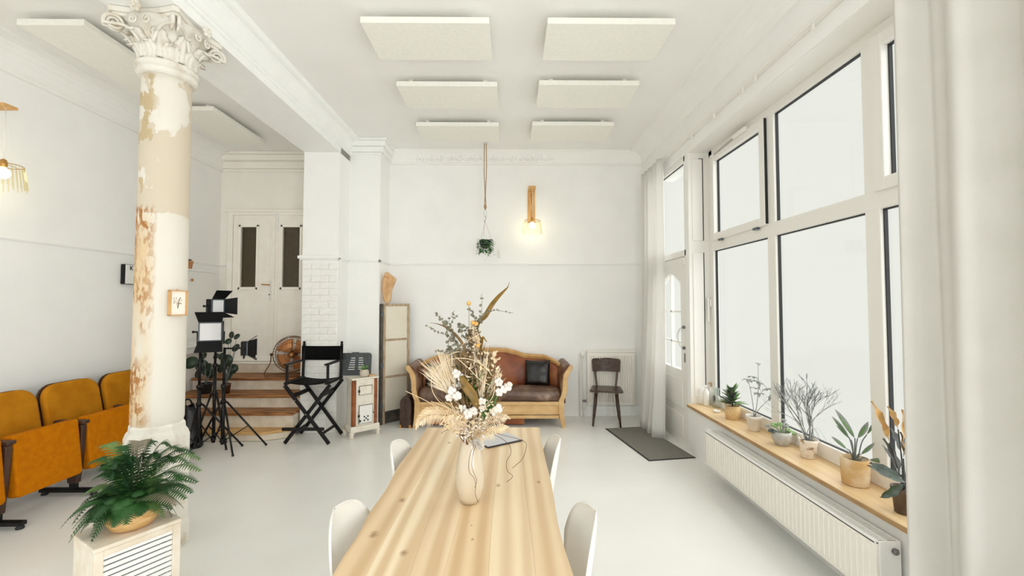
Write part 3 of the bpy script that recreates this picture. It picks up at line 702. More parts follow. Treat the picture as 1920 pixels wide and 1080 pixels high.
lm().box((.028, .10, .01), (W_ - .028, .11, Hh - .03)).build('inner_board', 'inside', bx)
f_ = lm(); f_.box((.004, .002, 0), (.04, .022, Hh - .022)); f_.box((W_ - .04, .002, 0), (W_ - .004, .022, Hh - .022)); f_.box((.04, .002, Hh - .05), (W_ - .04, .022, Hh - .022)); f_.box((.04, .002, 0), (W_ - .04, .022, .04)); f_.build('front_frame', 'boxw', bx, bevel=.003)
z = Hh - .058
while z > .06:
    m_ = lm(); m_.cbox((W_ / 2, .014, z), (W_ - .082, .008, .021), (.25, 0, 0)); m_.build('slat', 'trim', bx); z -= .0275
pc = bx.matrix_basis @ Vector((W_ * .52, .125, Hh)); pc.z = Hh
pot = thing('straw_plant_basket', (pc.x, pc.y, Hh), 'round straw basket pot on the slatted cabinet holding the fern', 'pot')
MB().lathe([(.06, 0), (.09, .012), (.112, .05), (.114, .08), (.104, .11), (.094, .118), (.088, .105), (.088, .095)], 36, (pc.x, pc.y, Hh + .001), cap=True).build('basket', 'straw', pot, smooth=True)
fn_ = thing('fern', (pc.x, pc.y, Hh + .1), 'bushy green fern with drooping fronds in the straw basket', 'plant')
MB().lathe([(.0, 0), (.085, 0), (.07, .02), (0, .03)], 20, (pc.x, pc.y, Hh + .095), cap=False).build('soil', 'soil', fn_)
def frond(base, az, L, rise, droop, wd, m_, parent, name='frond', n=22, tw=0):
    mb = MB(); h = Vector((math.cos(az), math.sin(az), 0)); pts = []
    for i in range(n + 1):
        t = i / n; pts.append(base + h * L * (t - .12 * t * t) + Vector((0, 0, rise * math.sin(min(1, t * 1.2) * PI / 2) - droop * t ** 2.2)))
    mb.tube(pts, [.0022 * (1 - .7 * i / n) for i in range(n + 1)], 4)
    for i in range(3, n):
        t = i / n; p = pts[i]; d = (pts[i + 1] - pts[i - 1]).normalized(); side = d.cross(Vector((0, 0, 1))).normalized(); nr = side.cross(d)
        l = wd * (math.sin(PI * (t ** .7)) ** .7 + .06) * U(.85, 1.1)
        for s_ in (-1, 1):
            q = (side * s_ + d * .45 + nr * tw).normalized(); bw = .0085
            k = 5; vs = []; 
            for j in range(k + 1):
                tt = j / k; c = p + q * l * tt - Vector((0, 0, 1)) * l * .18 * tt * tt
                ww = bw * (1 - tt * .85) 
                vs += [c - d * ww, c + d * ww]
                if j < k: 
                    c2 = p + q * l * (tt + .55 / k) - Vector((0, 0, 1)) * l * .18 * tt * tt
                    vs += [c2 - d * ww * .45, c2 + d * ww * .45]
            fs = [(2 * j, 2 * j + 1, 2 * j + 3, 2 * j + 2) for j in range(len(vs) // 2 - 1)]
            mb.add(vs, fs)
    return mb.build(name, m_, parent)
top = Vector((pc.x, pc.y, Hh + .12))
rnd = random.Random(3)
for i in range(60):
    az = i * 2.399 + rnd.uniform(-.2, .2)
    ring = i / 60
    L = .14 + .13 * rnd.random(); rise = .11 - .08 * ring + rnd.uniform(-.02, .02); dr = .08 + .10 * ring
    if abs((az + .86 + PI) % (2 * PI) - PI) < .85: L *= .5; dr *= .5
    mm = 'fernl' if i % 6 == 0 else 'fern'
    frond(top + Vector((math.cos(az), math.sin(az), 0)) * .03, az, L, rise, dr, .055, mm, fn_)
lead = [(128, 1018, .25), (150, 1000, .22), (112, 992, .2), (175, 978, .2), (140, 962, .15), (200, 955, .2), (180, 932, .1), (152, 930, .1), (218, 965, .25),
        (165, 872, .0), (190, 842, -.1), (205, 900, .1), (172, 902, .05), (232, 846, -.1), (262, 838, -.15), (292, 836, -.2), (322, 838, -.2), (345, 848, -.1), (366, 852, -.1),
        (378, 884, .0), (372, 905, .0), (362, 925, .05), (350, 936, .1), (330, 948, .15), (377, 862, -.05), (236, 985, .3), (196, 925, .0),
        (215, 868, -.05), (240, 870, .0), (270, 862, -.1), (300, 860, -.1), (330, 868, .0), (355, 870, .05), (345, 900, .1), (160, 950, .0), (135, 985, .05), (188, 960, .05), (210, 880, .1), (185, 885, .0)]
for k, (px, py, dd) in enumerate(lead):
    tgt = ony(px, py, pc.y - .03 - dd * .5); v_ = tgt - top; L = math.hypot(v_.x, v_.y); az = math.atan2(v_.y, v_.x)
    rise = max(.05 + .03 * (k % 3), v_.z + .075); frond(top, az, L / .88, rise, rise - v_.z, .066, 'ferndry' if k in (14, 23) else ('fernl' if k in (7, 10, 19, 24, 26) else 'fern'), fn_, n=26)

# ------------------------------------------------------------------ cinema seats
row = thing('cinema_seat_row', (-3.7, 3.6, 0), 'row of folding mustard cinema seats against the left wall', 'seating')
posts = [2.575, 3.115, 3.655, 4.195, 4.735]
for y in posts:
    m_ = MB(); m_.prism([(-3.66, .10), (-3.585, .10), (-3.565, .30), (-3.55, .56), (-3.56, .585), (-3.70, .59), (-3.68, .3)], y - .022, y + .022, 'y'); m_.build('side_standard', 'dwood', row, bevel=.006)
    m_ = MB(); m_.cbox((-3.66, y, .603), (.26, .058, .03)); m_.build('armrest', 'dwood', row, bevel=.01)
    m_ = MB(); m_.box((-3.645, y - .018, .03), (-3.60, y + .018, .14)); m_.build('post', 'black', row)
    m_ = MB(); m_.cbox((-3.66, y, .04), (.46, .05, .03), (0, .0, 0)); m_.bar((-3.93, y, .05), (-3.98, y, .42), .035, .035, (1, 0, 0)); mo = m_.build('foot_bar', 'black', row, bevel=.006)
    for x in (-3.455, -3.86): MB().lathe([(.022, 0), (.025, .008), (.014, .03)], 12, (x, y, .001)).build('rubber_foot', 'gasket', mo)
m_ = MB(); m_.bar((-3.9, posts[0], .13), (-3.9, posts[-1], .13), .04, .04); m_.bar((-3.72, posts[0], .22), (-3.72, posts[-1], .22), .03, .03); m_.build('cross_rail', 'black', row)
def rrect(w_, h_, r_, n_=6, bot=.03):
    P = []
    for cx, cz, rr, a0 in ((w_ / 2 - r_, h_ - r_, r_, 0), (-w_ / 2 + r_, h_ - r_, r_, 90), (-w_ / 2 + bot, bot, bot, 180), (w_ / 2 - bot, bot, bot, 270)):
        for i in range(n_ + 1):
            a = math.radians(a0 + 90 * i / n_); P.append((cx + rr * math.cos(a), cz + rr * math.sin(a)))
    return P
for k in range(4):
    yc = (posts[k] + posts[k + 1]) / 2
    def place(mb_, x, z, tilt):
        T = Matrix.Translation((x, yc, z)) @ Matrix.Rotation(tilt, 4, 'Y')
        mb_.v = [T @ p for p in mb_.v]; return mb_
    m_ = MB(); m_.prism(rrect(.50, .47, .13), 0, .055, 'x'); place(m_, -3.90, .43, -.2).build('backrest', 'must2', row, bevel=.022, seg=3, smooth='auto')
    m_ = MB(); m_.prism(rrect(.505, .475, .132), -.018, .0, 'x'); place(m_, -3.902, .43, -.2).build('backrest_shell', 'dwood', row, bevel=.005)
    m_ = MB(); m_.prism(rrect(.475, .45, .02), 0, .085, 'x'); place(m_, -3.60, .185, -.12).build('seat', 'must', row, bevel=.012, seg=2)

# ------------------------------------------------------------------ dining table
tbx = [(onz(px, py, .75)) for px, py in ((800, 802), (775, 835), (742, 878), (724, 915), (690, 962), (668, 1005), (640, 1045), (620, 1080))]
tby = [(onz(px, py, .75)) for px, py in ((1012, 802), (1013, 815), (1020, 842), (1026, 870), (1034, 900), (1040, 935), (1046, 975), (1058, 1020), (1070, 1055), (1078, 1080))]
def edge(P, y):
    P = sorted([(p.y, p.x) for p in P])
    if y <= P[0][0]: return P[0][1] + .012 * math.sin((P[0][0] - y) * 9)
    if y >= P[-1][0]: return P[-1][1]
    for (a, xa), (b, xb) in zip(P, P[1:]):
        if a <= y <= b: return xa + (xb - xa) * (y - a) / (b - a)
YF = 2.945; YN = .72
tab = thing('dining_table', (-.165, 1.85, 0), 'long light oak dining table with wavy live edges', 'table')
n = 48
cuts = [lambda y: edge(tbx, y), lambda y: -.43 + .012 * math.sin(y * 3.1), lambda y: -.30 + .01 * math.sin(y * 2.3 + 1), lambda y: -.195 + .008 * math.sin(y * 4), lambda y: -.055 + .006 * math.sin(y * 3), lambda y: .085 + .006 * math.sin(y * 2), lambda y: edge(tby, y)]
kn = [(onz(701, 1002, .75), .02), (onz(754, 938, .75), .018), (onz(886, 1011, .75), .007), (onz(757, 1037, .75), .016), (onz(934, 910, .75), .013), (onz(1010, 904, .75), .012), (onz(842, 830, .75), .014), (onz(884, 985, .75), .005)]
shades = [((206, 174, 132), (228, 202, 164)), ((214, 186, 146), (240, 222, 190)), ((210, 180, 140), (232, 208, 172)), ((208, 176, 134), (230, 204, 166)), ((218, 192, 154), (238, 218, 184)), ((210, 180, 140), (228, 204, 168))]
for k in range(6):
    lo_, hi_ = cuts[k], cuts[k + 1]
    kk = [(p.x + .165, p.y - 1.85, r_) for p, r_ in kn if lo_(p.y) - .01 < p.x < hi_(p.y) + .01]
    pmx = plank_mat('oak_plank_%d' % k, shades[k][0], shades[k][1], kk)
    vs = []; fs = []
    for i in range(n + 1):
        y = YN + (YF - YN) * i / n; g_ = .00022
        a = lo_(y) + (g_ if k else 0); b = hi_(y) - (g_ if k < 5 else 0)
        ta = .014 if k == 0 else 0; tb_ = .014 if k == 5 else 0
        vs += [(a + ta * 1.6, y, .708), (a, y, .735 if ta else .712), (a + ta * .35, y, .75), (b - tb_ * .35, y, .75), (b, y, .735 if tb_ else .712), (b - tb_ * 1.6, y, .708)]
    for i in range(n):
        for j in range(6): fs.append((i * 6 + j, i * 6 + (j + 1) % 6, (i + 1) * 6 + (j + 1) % 6, (i + 1) * 6 + j))
    fs += [tuple(range(5, -1, -1)), tuple(n * 6 + j for j in range(6))]
    MB().add(vs, fs).build('plank', pmx, tab)
for y in (1.05, 2.6):
    for x in (-.43, .10): MB().bar((x, y, 0), (x, y, .70), .06, .06, (0, 1, 0)).build('leg', 'black', tab, bevel=.004)
    MB().bar((-.46, y, .689), (.13, y, .689), .06, .036).build('cross_beam', 'black', tab)

# ------------------------------------------------------------------ white shell chairs
def shell_chair(x, y, rz, label):
    t = thing('shell_chair', (x, y, 0), label, 'chair', rz, 'white shell chairs around the dining table')
    # local: seat front at +y, back at -y ; profile (y, z, halfwidth, side-rise)
    hw_ = lambda z: .215 * math.sqrt(max(0, 1 - ((z - .62) / .208) ** 2)) ** .8
    pr = bez([(.23, .415, .19), (.20, .44, .215), (.08, .435, .225), (-.06, .425, .23), (-.15, .445, .228), (-.20, .52, .222), (-.222, .62, .215)], 4) + [Vector((-.222 - .036 * math.sin(PI / 2 * j / 14), .62 + .2 * math.sin(PI / 2 * j / 14), max(.004, .215 * math.cos(PI / 2 * j / 14) ** .72))) for j in range(1, 15)]
    mb = loc_mb(t); nu = len(pr) - 1
    def fn(u, v):
        p = pr[round(u * nu)]; s_ = (v - .5) * 2
        rise = .075 * abs(s_) ** 2.6 if u < .5 else 0
        k = min(1, max(0, (u - .35) / .3)); fwd = .055 * k * abs(s_) ** 2.2 * (p.z / .215)
        if u >= .5: rise = 0
        rise = .075 * abs(s_) ** 2.6 * (1 - k) * min(1, .35 + u * 3)
        return Vector((p.z * s_, p.x + fwd, p.y + rise))
    mb.grid(fn, nu, 16); mb.build('seat_shell', 'white', t, smooth=True, solid=-.007)
    for sx in (-1, 1):
        for sy, fy in ((.12, .2), (-.08, -.2)):
            m_ = loc_mb(t); m_.tube([(sx * .13, sy, .41), (sx * .215, fy, 0.0)], [.014, .010], 10); m_.build('leg', 'sofaw', t, smooth=True)
    m_ = loc_mb(t)
    for sy in (.12, -.08): m_.tube([(-.14, sy, .405), (.14, sy, .405)], .006, 6)
    for a, b in (((-.16, .145, .28), (.18, -.13, .28)), ((.16, .145, .28), (-.18, -.13, .28))): m_.tube([a, b], .004, 6)
    m_.build('under_frame', 'black', t)
q = onz(630, 958, .82); shell_chair(q.x + .245, q.y + .02, -PI / 2, 'white plastic shell chair left of the table, nearest the camera')
q = onz(737, 832, .82); shell_chair(q.x + .245, q.y + .02, -PI / 2, 'white plastic shell chair left of the table at its far end')
q = onz(1112, 963, .82); shell_chair(q.x - .245, q.y + .02, PI / 2, 'white plastic shell chair right of the table, nearest the camera')
q = onz(1047, 823, .82); shell_chair(q.x - .245, q.y + .02, PI / 2, 'white plastic shell chair right of the table at its far end')

# ------------------------------------------------------------------ tablet on the table
tq = [onz(*p, .75) for p in ((905, 838), (933, 843), (966, 828), (925, 812))]
tc_ = Vector((-.06, 2.66, .75)); tt_ = thing('tablet', (tc_.x, tc_.y, .75), 'grey tablet lying on the table behind the vase', 'tablet', math.radians(33))
m_ = loc_mb(tt_); m_.box((-.125, -.088, .002), (.125, .088, .010)); m_.build('case', 'tvedge', tt_, bevel=.003)
m_ = loc_mb(tt_); m_.box((-.12, -.083, .010), (.12, .083, .013)); m_.build('back_plate', 'tvslab', tt_, bevel=.001)

# ------------------------------------------------------------------ vase and dried bouquet
vb = onz(880, 946, .75); VX, VY = vb.x, 1.86
vz = thing('vase', (VX, VY, .75), 'tall cream glazed vase on the dining table', 'vase')
MB().lathe([(.028, .0), (.04, .004), (.052, .03), (.061, .08), (.0625, .12), (.058, .17), (.049, .215), (.041, .25), (.038, .27), (.042, .285), (.036, .285), (.033, .26), (.03, .2)], 40, (VX, VY, .7505)).build('vase_body', 'vase', vz, smooth=True)
bq = thing('dried_bouquet', (VX, VY, 1.02), 'large bouquet of dried grasses, cotton and eucalyptus in the cream vase', 'bouquet')
BY = 1.86
def P(px, py, d=0): return ony(px, py, BY + d)
NK = P(880, 838)
rb = random.Random(11)
def stem(pts, r_, name, m_): MB().tube(bez(pts, 6), r_, 5).build(name, m_, bq, smooth=True)
# long twisted leaf at the top
mb = MB(); cl = bez([P(888, 660), P(890, 625, .01), P(897, 604, .02), P(910, 592, .03), P(922, 572, .03), P(935, 556, .03), P(946, 545, .03), P(952, 538, .03), P(955, 529, .03)], 6); nn_ = len(cl) - 1
def rib(u, v):
    i = round(u * nn_); p = cl[i]; d = (cl[min(i + 1, nn_)] - cl[max(i - 1, 0)]).normalized(); a = .9 + u * 5.5
    side = d.cross(Vector((0, 1, 0))).normalized(); up = side.cross(d); s_ = side * math.cos(a * .35 - .6) + up * math.sin(a)
    wd = .0125 * math.sin(PI * min(1, max(.03, u * 1.0))) ** .6 * (1 if u < .85 else (1 - u) / .15 * .7 + .3)
    return p + s_ * wd * (v - .5) * 2 + up * .006 * (1 - (2 * v - 1) ** 2)
mb.grid(rib, nn_, 4); mb.build('twisted_leaf', 'olive', bq, smooth=True, solid=.001)
def strap(pts, wd, m_, name, tw=0):
    cl2 = bez(pts, 6); k2 = len(cl2) - 1
    def f2(u, v):
        i = round(u * k2); p = cl2[i]; d = (cl2[min(i + 1, k2)] - cl2[max(i - 1, 0)]).normalized(); side = d.cross(Vector((0, 1, 0))).normalized()
        up = side.cross(d); s_ = side * math.cos(tw * u) + up * math.sin(tw * u)
        return p + s_ * wd * (math.sin(PI * (.06 + .9 * u)) ** .7) * (v - .5) * 2 + up * .25 * wd * (1 - (2 * v - 1) ** 2)
    MB().grid(f2, k2, 4).build(name, m_, bq, smooth=True, solid=.001)
strap([P(882, 690), P(872, 655), P(858, 632), P(838, 615), P(822, 608), P(807, 605)], .008, 'browndry', 'curved_leaf', 1.5)
strap([P(878, 700, -.02), P(890, 660), P(900, 640), P(897, 625), P(892, 615), P(905, 600)], .008, 'browndry', 'curved_leaf', 2)
strap([P(865, 705, -.06), P(874, 725, -.07), P(888, 745, -.07), P(895, 770, -.06)], .020, 'olive', 'broad_leaf', .3)
strap([P(898, 665), P(903, 645), P(905, 632), P(913, 641)], .006, 'olive', 'curved_leaf', 1)
# eucalyptus
def euc(pts, n_, r_=.006, lt='euc'):
    cl2 = bez(pts, 8); mb = MB(); mb.tube(cl2, .0009, 4)
    for i in range(n_):
        t = (i + .5) / n_; p = cl2[int(t * (len(cl2) - 1))]
        for s_ in (-1, 1):
            a = rb.uniform(0, 2 * PI); dd = Vector((math.cos(a), math.sin(a) * .8, rb.uniform(-.2, .8))).normalized(); rr = 1.3 * r_ * (1.15 - .5 * t) * rb.uniform(.8, 1.2)
            mb.leaf(p, dd * s_ + Vector((0, 0, .3)), rr * 2, rr * 2, up=(rb.uniform(-1, 1), -1, rb.uniform(-.5, 1)), droop=0, fold=.1, n=4, peak=.5)
    mb.build('eucalyptus_branch', lt, bq)
euc([P(893, 640), P(898, 610), P(903, 585), P(903, 551)], 8)
euc([P(885, 620), P(905, 592), P(925, 582), P(962, 587)], 14, .004)
euc([P(862, 670), P(850, 640), P(838, 610), P(826, 598), P(815, 586)], 13, .0065)
euc([P(866, 660), P(842, 630), P(838, 612), P(852, 582)], 10)
euc([P(866, 660), P(850, 625), P(846, 605), P(858, 590)], 9)
euc([P(870, 660), P(845, 633), P(820, 622), P(798, 610)], 12, .005)
euc([P(880, 650), P(862, 618), P(870, 612), P(880, 618)], 8)
euc([P(885, 640), P(862, 612), P(858, 608)], 8, .007)
euc([P(890, 630), P(890, 600), P(885, 585), P(877, 579)], 8)
euc([P(852, 690), P(850, 665), P(840, 650), P(845, 630)], 9, .008)
euc([P(850, 675), P(835, 662), P(815, 658)], 9, .005)
euc([P(880, 690, .03), P(884, 655), P(886, 630), P(886, 612)], 12, .012, 'browndry')
euc([P(888, 690, .03), P(892, 650), P(890, 618)], 12, .011, 'ivory')
# billy buttons
for px, py in ((879, 569), (887, 605), (893, 607), (896, 648), (901, 688)):
    p = P(px, py, -.02); m_ = MB(); m_.sph(p, .0095, 14, 10, jit=.06); o = m_.build('button_flower', 'button', bq, smooth=True)
    MB().tube(bez([p, P(px * .5 + 440, py * .5 + 350), NK], 5), .0012, 5).build('flower_stem', 'ferndry', o)
# central seed stalk
m_ = MB()
for i in range(150):
    t = rb.random(); a = rb.uniform(0, 2 * PI); p = P(893 - 6 * t, 668 - 66 * t); rr = .016 * (1 - .35 * t)
    q = p + Vector((math.cos(a) * rr, math.sin(a) * rr, 0)); m_.leaf(q, (math.cos(a), math.sin(a), .9), .014, .01, droop=.3, n=3)
m_.tube([P(893, 690), P(887, 606)], .009, 8); m_.build('seed_stalk', 'pampas', bq)
# straight pale palm blades
def blades(base, tips, n_, jit, m_, name, wd=.0032):
    mb = MB()
    for i in range(n_):
        t = rb.random(); a, b = Vector(tips[0]), Vector(tips[1]); tgt = a.lerp(b, t) + Vector((rb.uniform(-jit, jit), rb.uniform(-jit, jit) * 1.5, rb.uniform(-jit, jit)))
        d = tgt - base; mb.leaf(base + Vector((rb.uniform(-.01, .01), rb.uniform(-.02, .02), rb.uniform(-.02, .02))), d, d.length * rb.uniform(.75, 1.05), wd * rb.uniform(.8, 1.8), up=(rb.uniform(-.6, .6), -1, 0), droop=rb.uniform(-.03, .06), fold=.3, n=4, peak=.35)
    return mb.build(name, m_, bq, stuff=True)
blades(P(850, 742, -.03), (P(788, 682), P(828, 655)), 90, .012, 'pampas', 'palm_spray')
blades(P(852, 735, -.03), (P(822, 652), P(852, 660)), 90, .012, 'pampas', 'palm_spray')
blades(P(848, 735, -.03), (P(780, 676), P(800, 712)), 30, .01, 'pampas', 'palm_spray')
blades(P(903, 745, -.03), (P(893, 672), P(920, 655)), 80, .013, 'pampas', 'grass_spray')
blades(P(915, 735, -.02), (P(930, 690), P(948, 700)), 30, .01, 'pampas', 'grass_spray')
blades(P(868, 700, -.02), (P(845, 655), P(880, 650)), 60, .015, 'browndry', 'grass_spray', .004)
blades(P(905, 710, .02), (P(885, 640), P(935, 665)), 70, .015, 'browndry', 'grass_spray', .004)
blades(P(880, 780, .0), (P(820, 720), P(935, 700)), 120, .03, 'browndry', 'grass_spray', .005)
blades(P(880, 760, .0), (P(850, 690), P(930, 700)), 60, .03, 'fernl', 'green_filler', .007)
blades(P(905, 790, -.01), (P(925, 710), P(940, 740)), 40, .015, 'fernl', 'green_filler', .005)
blades(P(878, 815, -.02), (P(835, 765), P(865, 740)), 70, .025, 'ivory', 'grass_spray', .005)
blades(P(880, 825, -.02), (P(850, 790), P(930, 770)), 80, .025, 'pampas', 'grass_spray', .006)
def clump(cx, cy, rx, ry, n_, m_, name, l=.02, w_=.012, d0=-.06, d1=.06):
    mb = MB()
    for i in range(n_):
        a = rb.uniform(0, 2 * PI); q = math.sqrt(rb.random()); p = P(cx + rx * q * math.cos(a), cy + ry * q * math.sin(a), rb.uniform(d0, d1))
        mb.leaf(p, (rb.uniform(-1, 1), rb.uniform(-1, .4), rb.uniform(-.4, 1.2)), l * rb.uniform(.6, 1.3), w_ * rb.uniform(.6, 1.2), up=(rb.uniform(-1, 1), -1, rb.uniform(-1, 1)), droop=rb.uniform(0, .5), fold=.4, n=4, peak=.5)
    mb.build(name, m_, bq, stuff=True)
clump(882, 740, 40, 50, 120, 'darkdry', 'dark_filler', .024, .008, -.01, .06)
clump(884, 690, 42, 36, 170, 'browndry', 'dried_filler')
clump(905, 700, 34, 40, 110, 'ivory', 'dried_filler', .022, .01)
clump(880, 735, 50, 34, 150, 'browndry', 'dried_filler', .018, .010, -.05, .04)
clump(892, 750, 42, 26, 90, 'olive', 'green_filler', .02, .006, -.06, .04)
clump(900, 775, 40, 22, 130, 'pampas', 'dried_filler', .024, .009, -.08, .02)
clump(868, 795, 38, 18, 130, 'ivory', 'dried_filler', .024, .009, -.08, .02)
clump(888, 640, 14, 34, 90, 'pampas', 'dried_filler', .014, .009, -.02, .02)
clump(925, 672, 12, 12, 10, 'ivory', 'heart_leaf', .03, .03, -.02, .02)
clump(890, 812, 34, 12, 160, 'cotton', 'dried_filler', .022, .006, -.08, .0)
# heart leaf at right, cotton
def boll(px, py, d=-.05, s_=1.0):
    p = P(px, py, d); m_ = MB()
    for a in range(5):
        an = a * 2 * PI / 5 + rb.random(); m_.sph(p + Vector((math.cos(an) * .010, -.004 + rb.uniform(-.006, .004), math.sin(an) * .010)) * 1, .0105 * s_, 9, 7, jit=.1)
    m_.sph(p, .011 * s_, 9, 7, jit=.08); o = m_.build('cotton_boll', 'cotton', bq, smooth=True)
    c = MB()
    for a in range(4):
        an = a * PI / 2 + rb.random(); c.leaf(p + Vector((0, .012, 0)), (math.cos(an), -.5, math.sin(an)), .022, .007, up=(0, -1, 0), droop=0, n=3)
    c.tube(bez([p + Vector((0, .012, 0)), p.lerp(NK, .5) + Vector((0, .03, 0)), NK], 4), .0014, 5); c.build('boll_husk', 'strand', o)
for a in ((848, 732, -.06), (857, 742, -.07), (843, 745, -.05, .8), (856, 700, -.05), (862, 706, -.04, .8), (877, 776, -.07, 1.1), (887, 771, -.06), (935, 716, -.04, .9), (953, 724, -.03, 1.0), (945, 729, -.04, .8), (936, 735, -.05, .8), (933, 766, -.05, 1.1), (926, 771, -.05, .8), (904, 752, -.05, .8), (861, 722, -.02, .8), (902, 765, -.04, .7), (868, 765, -.04, .7)): boll(*a)
# ring of willow
def ringp(cx, cy, rx, ry, d, t0, t1, tilt): 
    return [P(cx + rx * math.cos(t) * math.cos(tilt) - ry * math.sin(t) * math.sin(tilt), cy + rx * math.cos(t) * math.sin(tilt) + ry * math.sin(t) * math.cos(tilt), d + .05 * math.sin(t)) for t in [t0 + (t1 - t0) * i / 50 for i in range(51)]]
MB().tube(ringp(868, 722, 60, 50, -.07, -.2, 2 * PI - .6, .2), .0016, 5).build('willow_hoop', 'ivory', bq, smooth=True)
MB().tube(ringp(880, 715, 45, 62, -.05, .4, 5.2, -.7), .0016, 5).build('willow_hoop', 'pampas', bq, smooth=True)
stem([P(853, 668, -.08), P(878, 690, -.08), P(900, 712, -.08), P(918, 722, -.07)], .0016, 'willow_rod', 'ivory')
stem([P(760, 733, -.04), P(800, 752, -.04), P(840, 775, -.03), P(875, 810, -.02)], .0014, 'willow_rod', 'ivory')
stem([P(848, 665, -.0), P(875, 640, -.03), P(902, 625, -.03)], .001, 'willow_rod', 'ivory')
stem([P(808, 752, -.05), P(850, 770, -.08), P(893, 800, -.08)], .0012, 'willow_rod', 'ivory')
# bleached fern fronds low left and right
def bfern(pts, wd, m_, name='bleached_frond', n_=46, dn=.9):
    cl2 = bez(pts, 10); mb = MB(); mb.tube(cl2, .0013, 4); K = len(cl2) - 1
    for i in range(n_):
        t = .12 + .88 * i / n_; j = int(t * K); p = cl2[j]; d = (cl2[min(j + 1, K)] - cl2[max(0, j - 1)]).normalized(); side = d.cross(Vector((0, 1, 0))).normalized()
        for s_ in (-1, 1):
            l = wd * math.sin(PI * min(.96, .15 + t * .85)) * rb.uniform(.7, 1.25)
            mb.leaf(p, side * s_ + d * .5 + Vector((0, rb.uniform(-.35, .1), -.25 * dn)), l, .0032, up=(rb.uniform(-.4, .4), -1, 0), droop=.35 * dn, fold=.3, n=4)
    mb.build(name, m_, bq)
bfern([P(868, 800, -.03), P(840, 778, -.06), P(810, 775, -.07), P(790, 785, -.07), P(779, 805, -.07)], .042, 'ivory')
bfern([P(868, 800, -.0), P(830, 772, -.02), P(805, 768, -.02), P(785, 778, -.02)], .03, 'ivory')
bfern([P(893, 815, -.04), P(915, 795, -.06), P(940, 780, -.07), P(958, 785, -.07)], .032, 'pampas')
bfern([P(890, 822, -.05), P(912, 812, -.07), P(935, 800, -.08), P(955, 800, -.08)], .03, 'ivory')
bfern([P(880, 815, -.03), P(862, 800, -.06), P(850, 785, -.06), P(838, 782, -.06)], .03, 'pampas')
# fluffy plume over the vase mouth
def plume(pts, rad, n_, m_):
    cl2 = bez(pts, 8); mb = MB(); K = len(cl2) - 1
    for i in range(n_):
        t = rb.random(); j = int(t * K); p = cl2[j]; a = rb.uniform(0, 2 * PI); d = (cl2[min(j + 1, K)] - cl2[max(0, j - 1)]).normalized()
        r1 = Vector((math.cos(a), math.sin(a), rb.uniform(-.4, .4))); l = rad * rb.uniform(.6, 1.2) * math.sin(PI * (.15 + .8 * t))
        mb.leaf(p, r1 + d * .8, l, .0028, up=(rb.uniform(-1, 1), rb.uniform(-1, 1), 0), droop=.3, n=3)
    mb.build('pampas_plume', m_, bq, stuff=True)
plume([P(876, 832, -.02), P(888, 815, -.05), P(905, 808, -.06), P(925, 800, -.05)], .035, 900, 'pampas')
plume([P(882, 838, -.02), P(892, 828, -.05), P(900, 832, -.06), P(902, 843, -.06)], .026, 700, 'cotton')
plume([P(878, 832, -.02), P(868, 815, -.05), P(862, 800, -.06)], .028, 500, 'ivory')
plume([P(880, 832, -.01), P(905, 790, -.03), P(925, 790, -.03)], .03, 500, 'pampas')
strap([P(862, 812, -.06), P(868, 822, -.06), P(878, 834, -.05)], .008, 'strand', 'curved_leaf', .4)
# stems inside the mouth
m_ = MB()
for i in range(14): m_.tube([(VX + rb.uniform(-.02, .02), VY + rb.uniform(-.02, .02), .90), (VX + rb.uniform(-.03, .03), VY + rb.uniform(-.03, .03), 1.10)], .002, 5)
m_.build('stem_bundle', 'browndry', bq)
# dark curling strands
for pts in ([P(893, 830, -.05), P(884, 845, -.09), P(879, 865, -.10), P(880, 885, -.10), P(888, 895, -.095), P(892, 910, -.09), P(891, 925, -.085), P(896, 941, -.07)],
            [P(894, 832, -.05), P(887, 850, -.09), P(885, 875, -.10), P(891, 893, -.10), P(894, 902, -.09), P(890, 915, -.09)],
            [P(912, 808, -.05), P(940, 822, -.08), P(955, 835, -.09), P(958, 850, -.09), P(950, 865, -.09), P(951, 882, -.09), P(961, 893, -.09), P(950, 904, -.09)],
            [P(910, 805, -.05), P(940, 815, -.08), P(982, 827, -.09), P(986, 842, -.09), P(978, 862, -.09), P(960, 878, -.09)],
            [P(850, 803, -.04), P(838, 806, -.06), P(827, 813, -.07)], [P(905, 808, -.04), P(930, 795, -.06), P(945, 778, -.06)]):
    MB().tube(bez(pts, 8), .0011, 5).build('curling_strand', 'strand', bq, smooth=True)

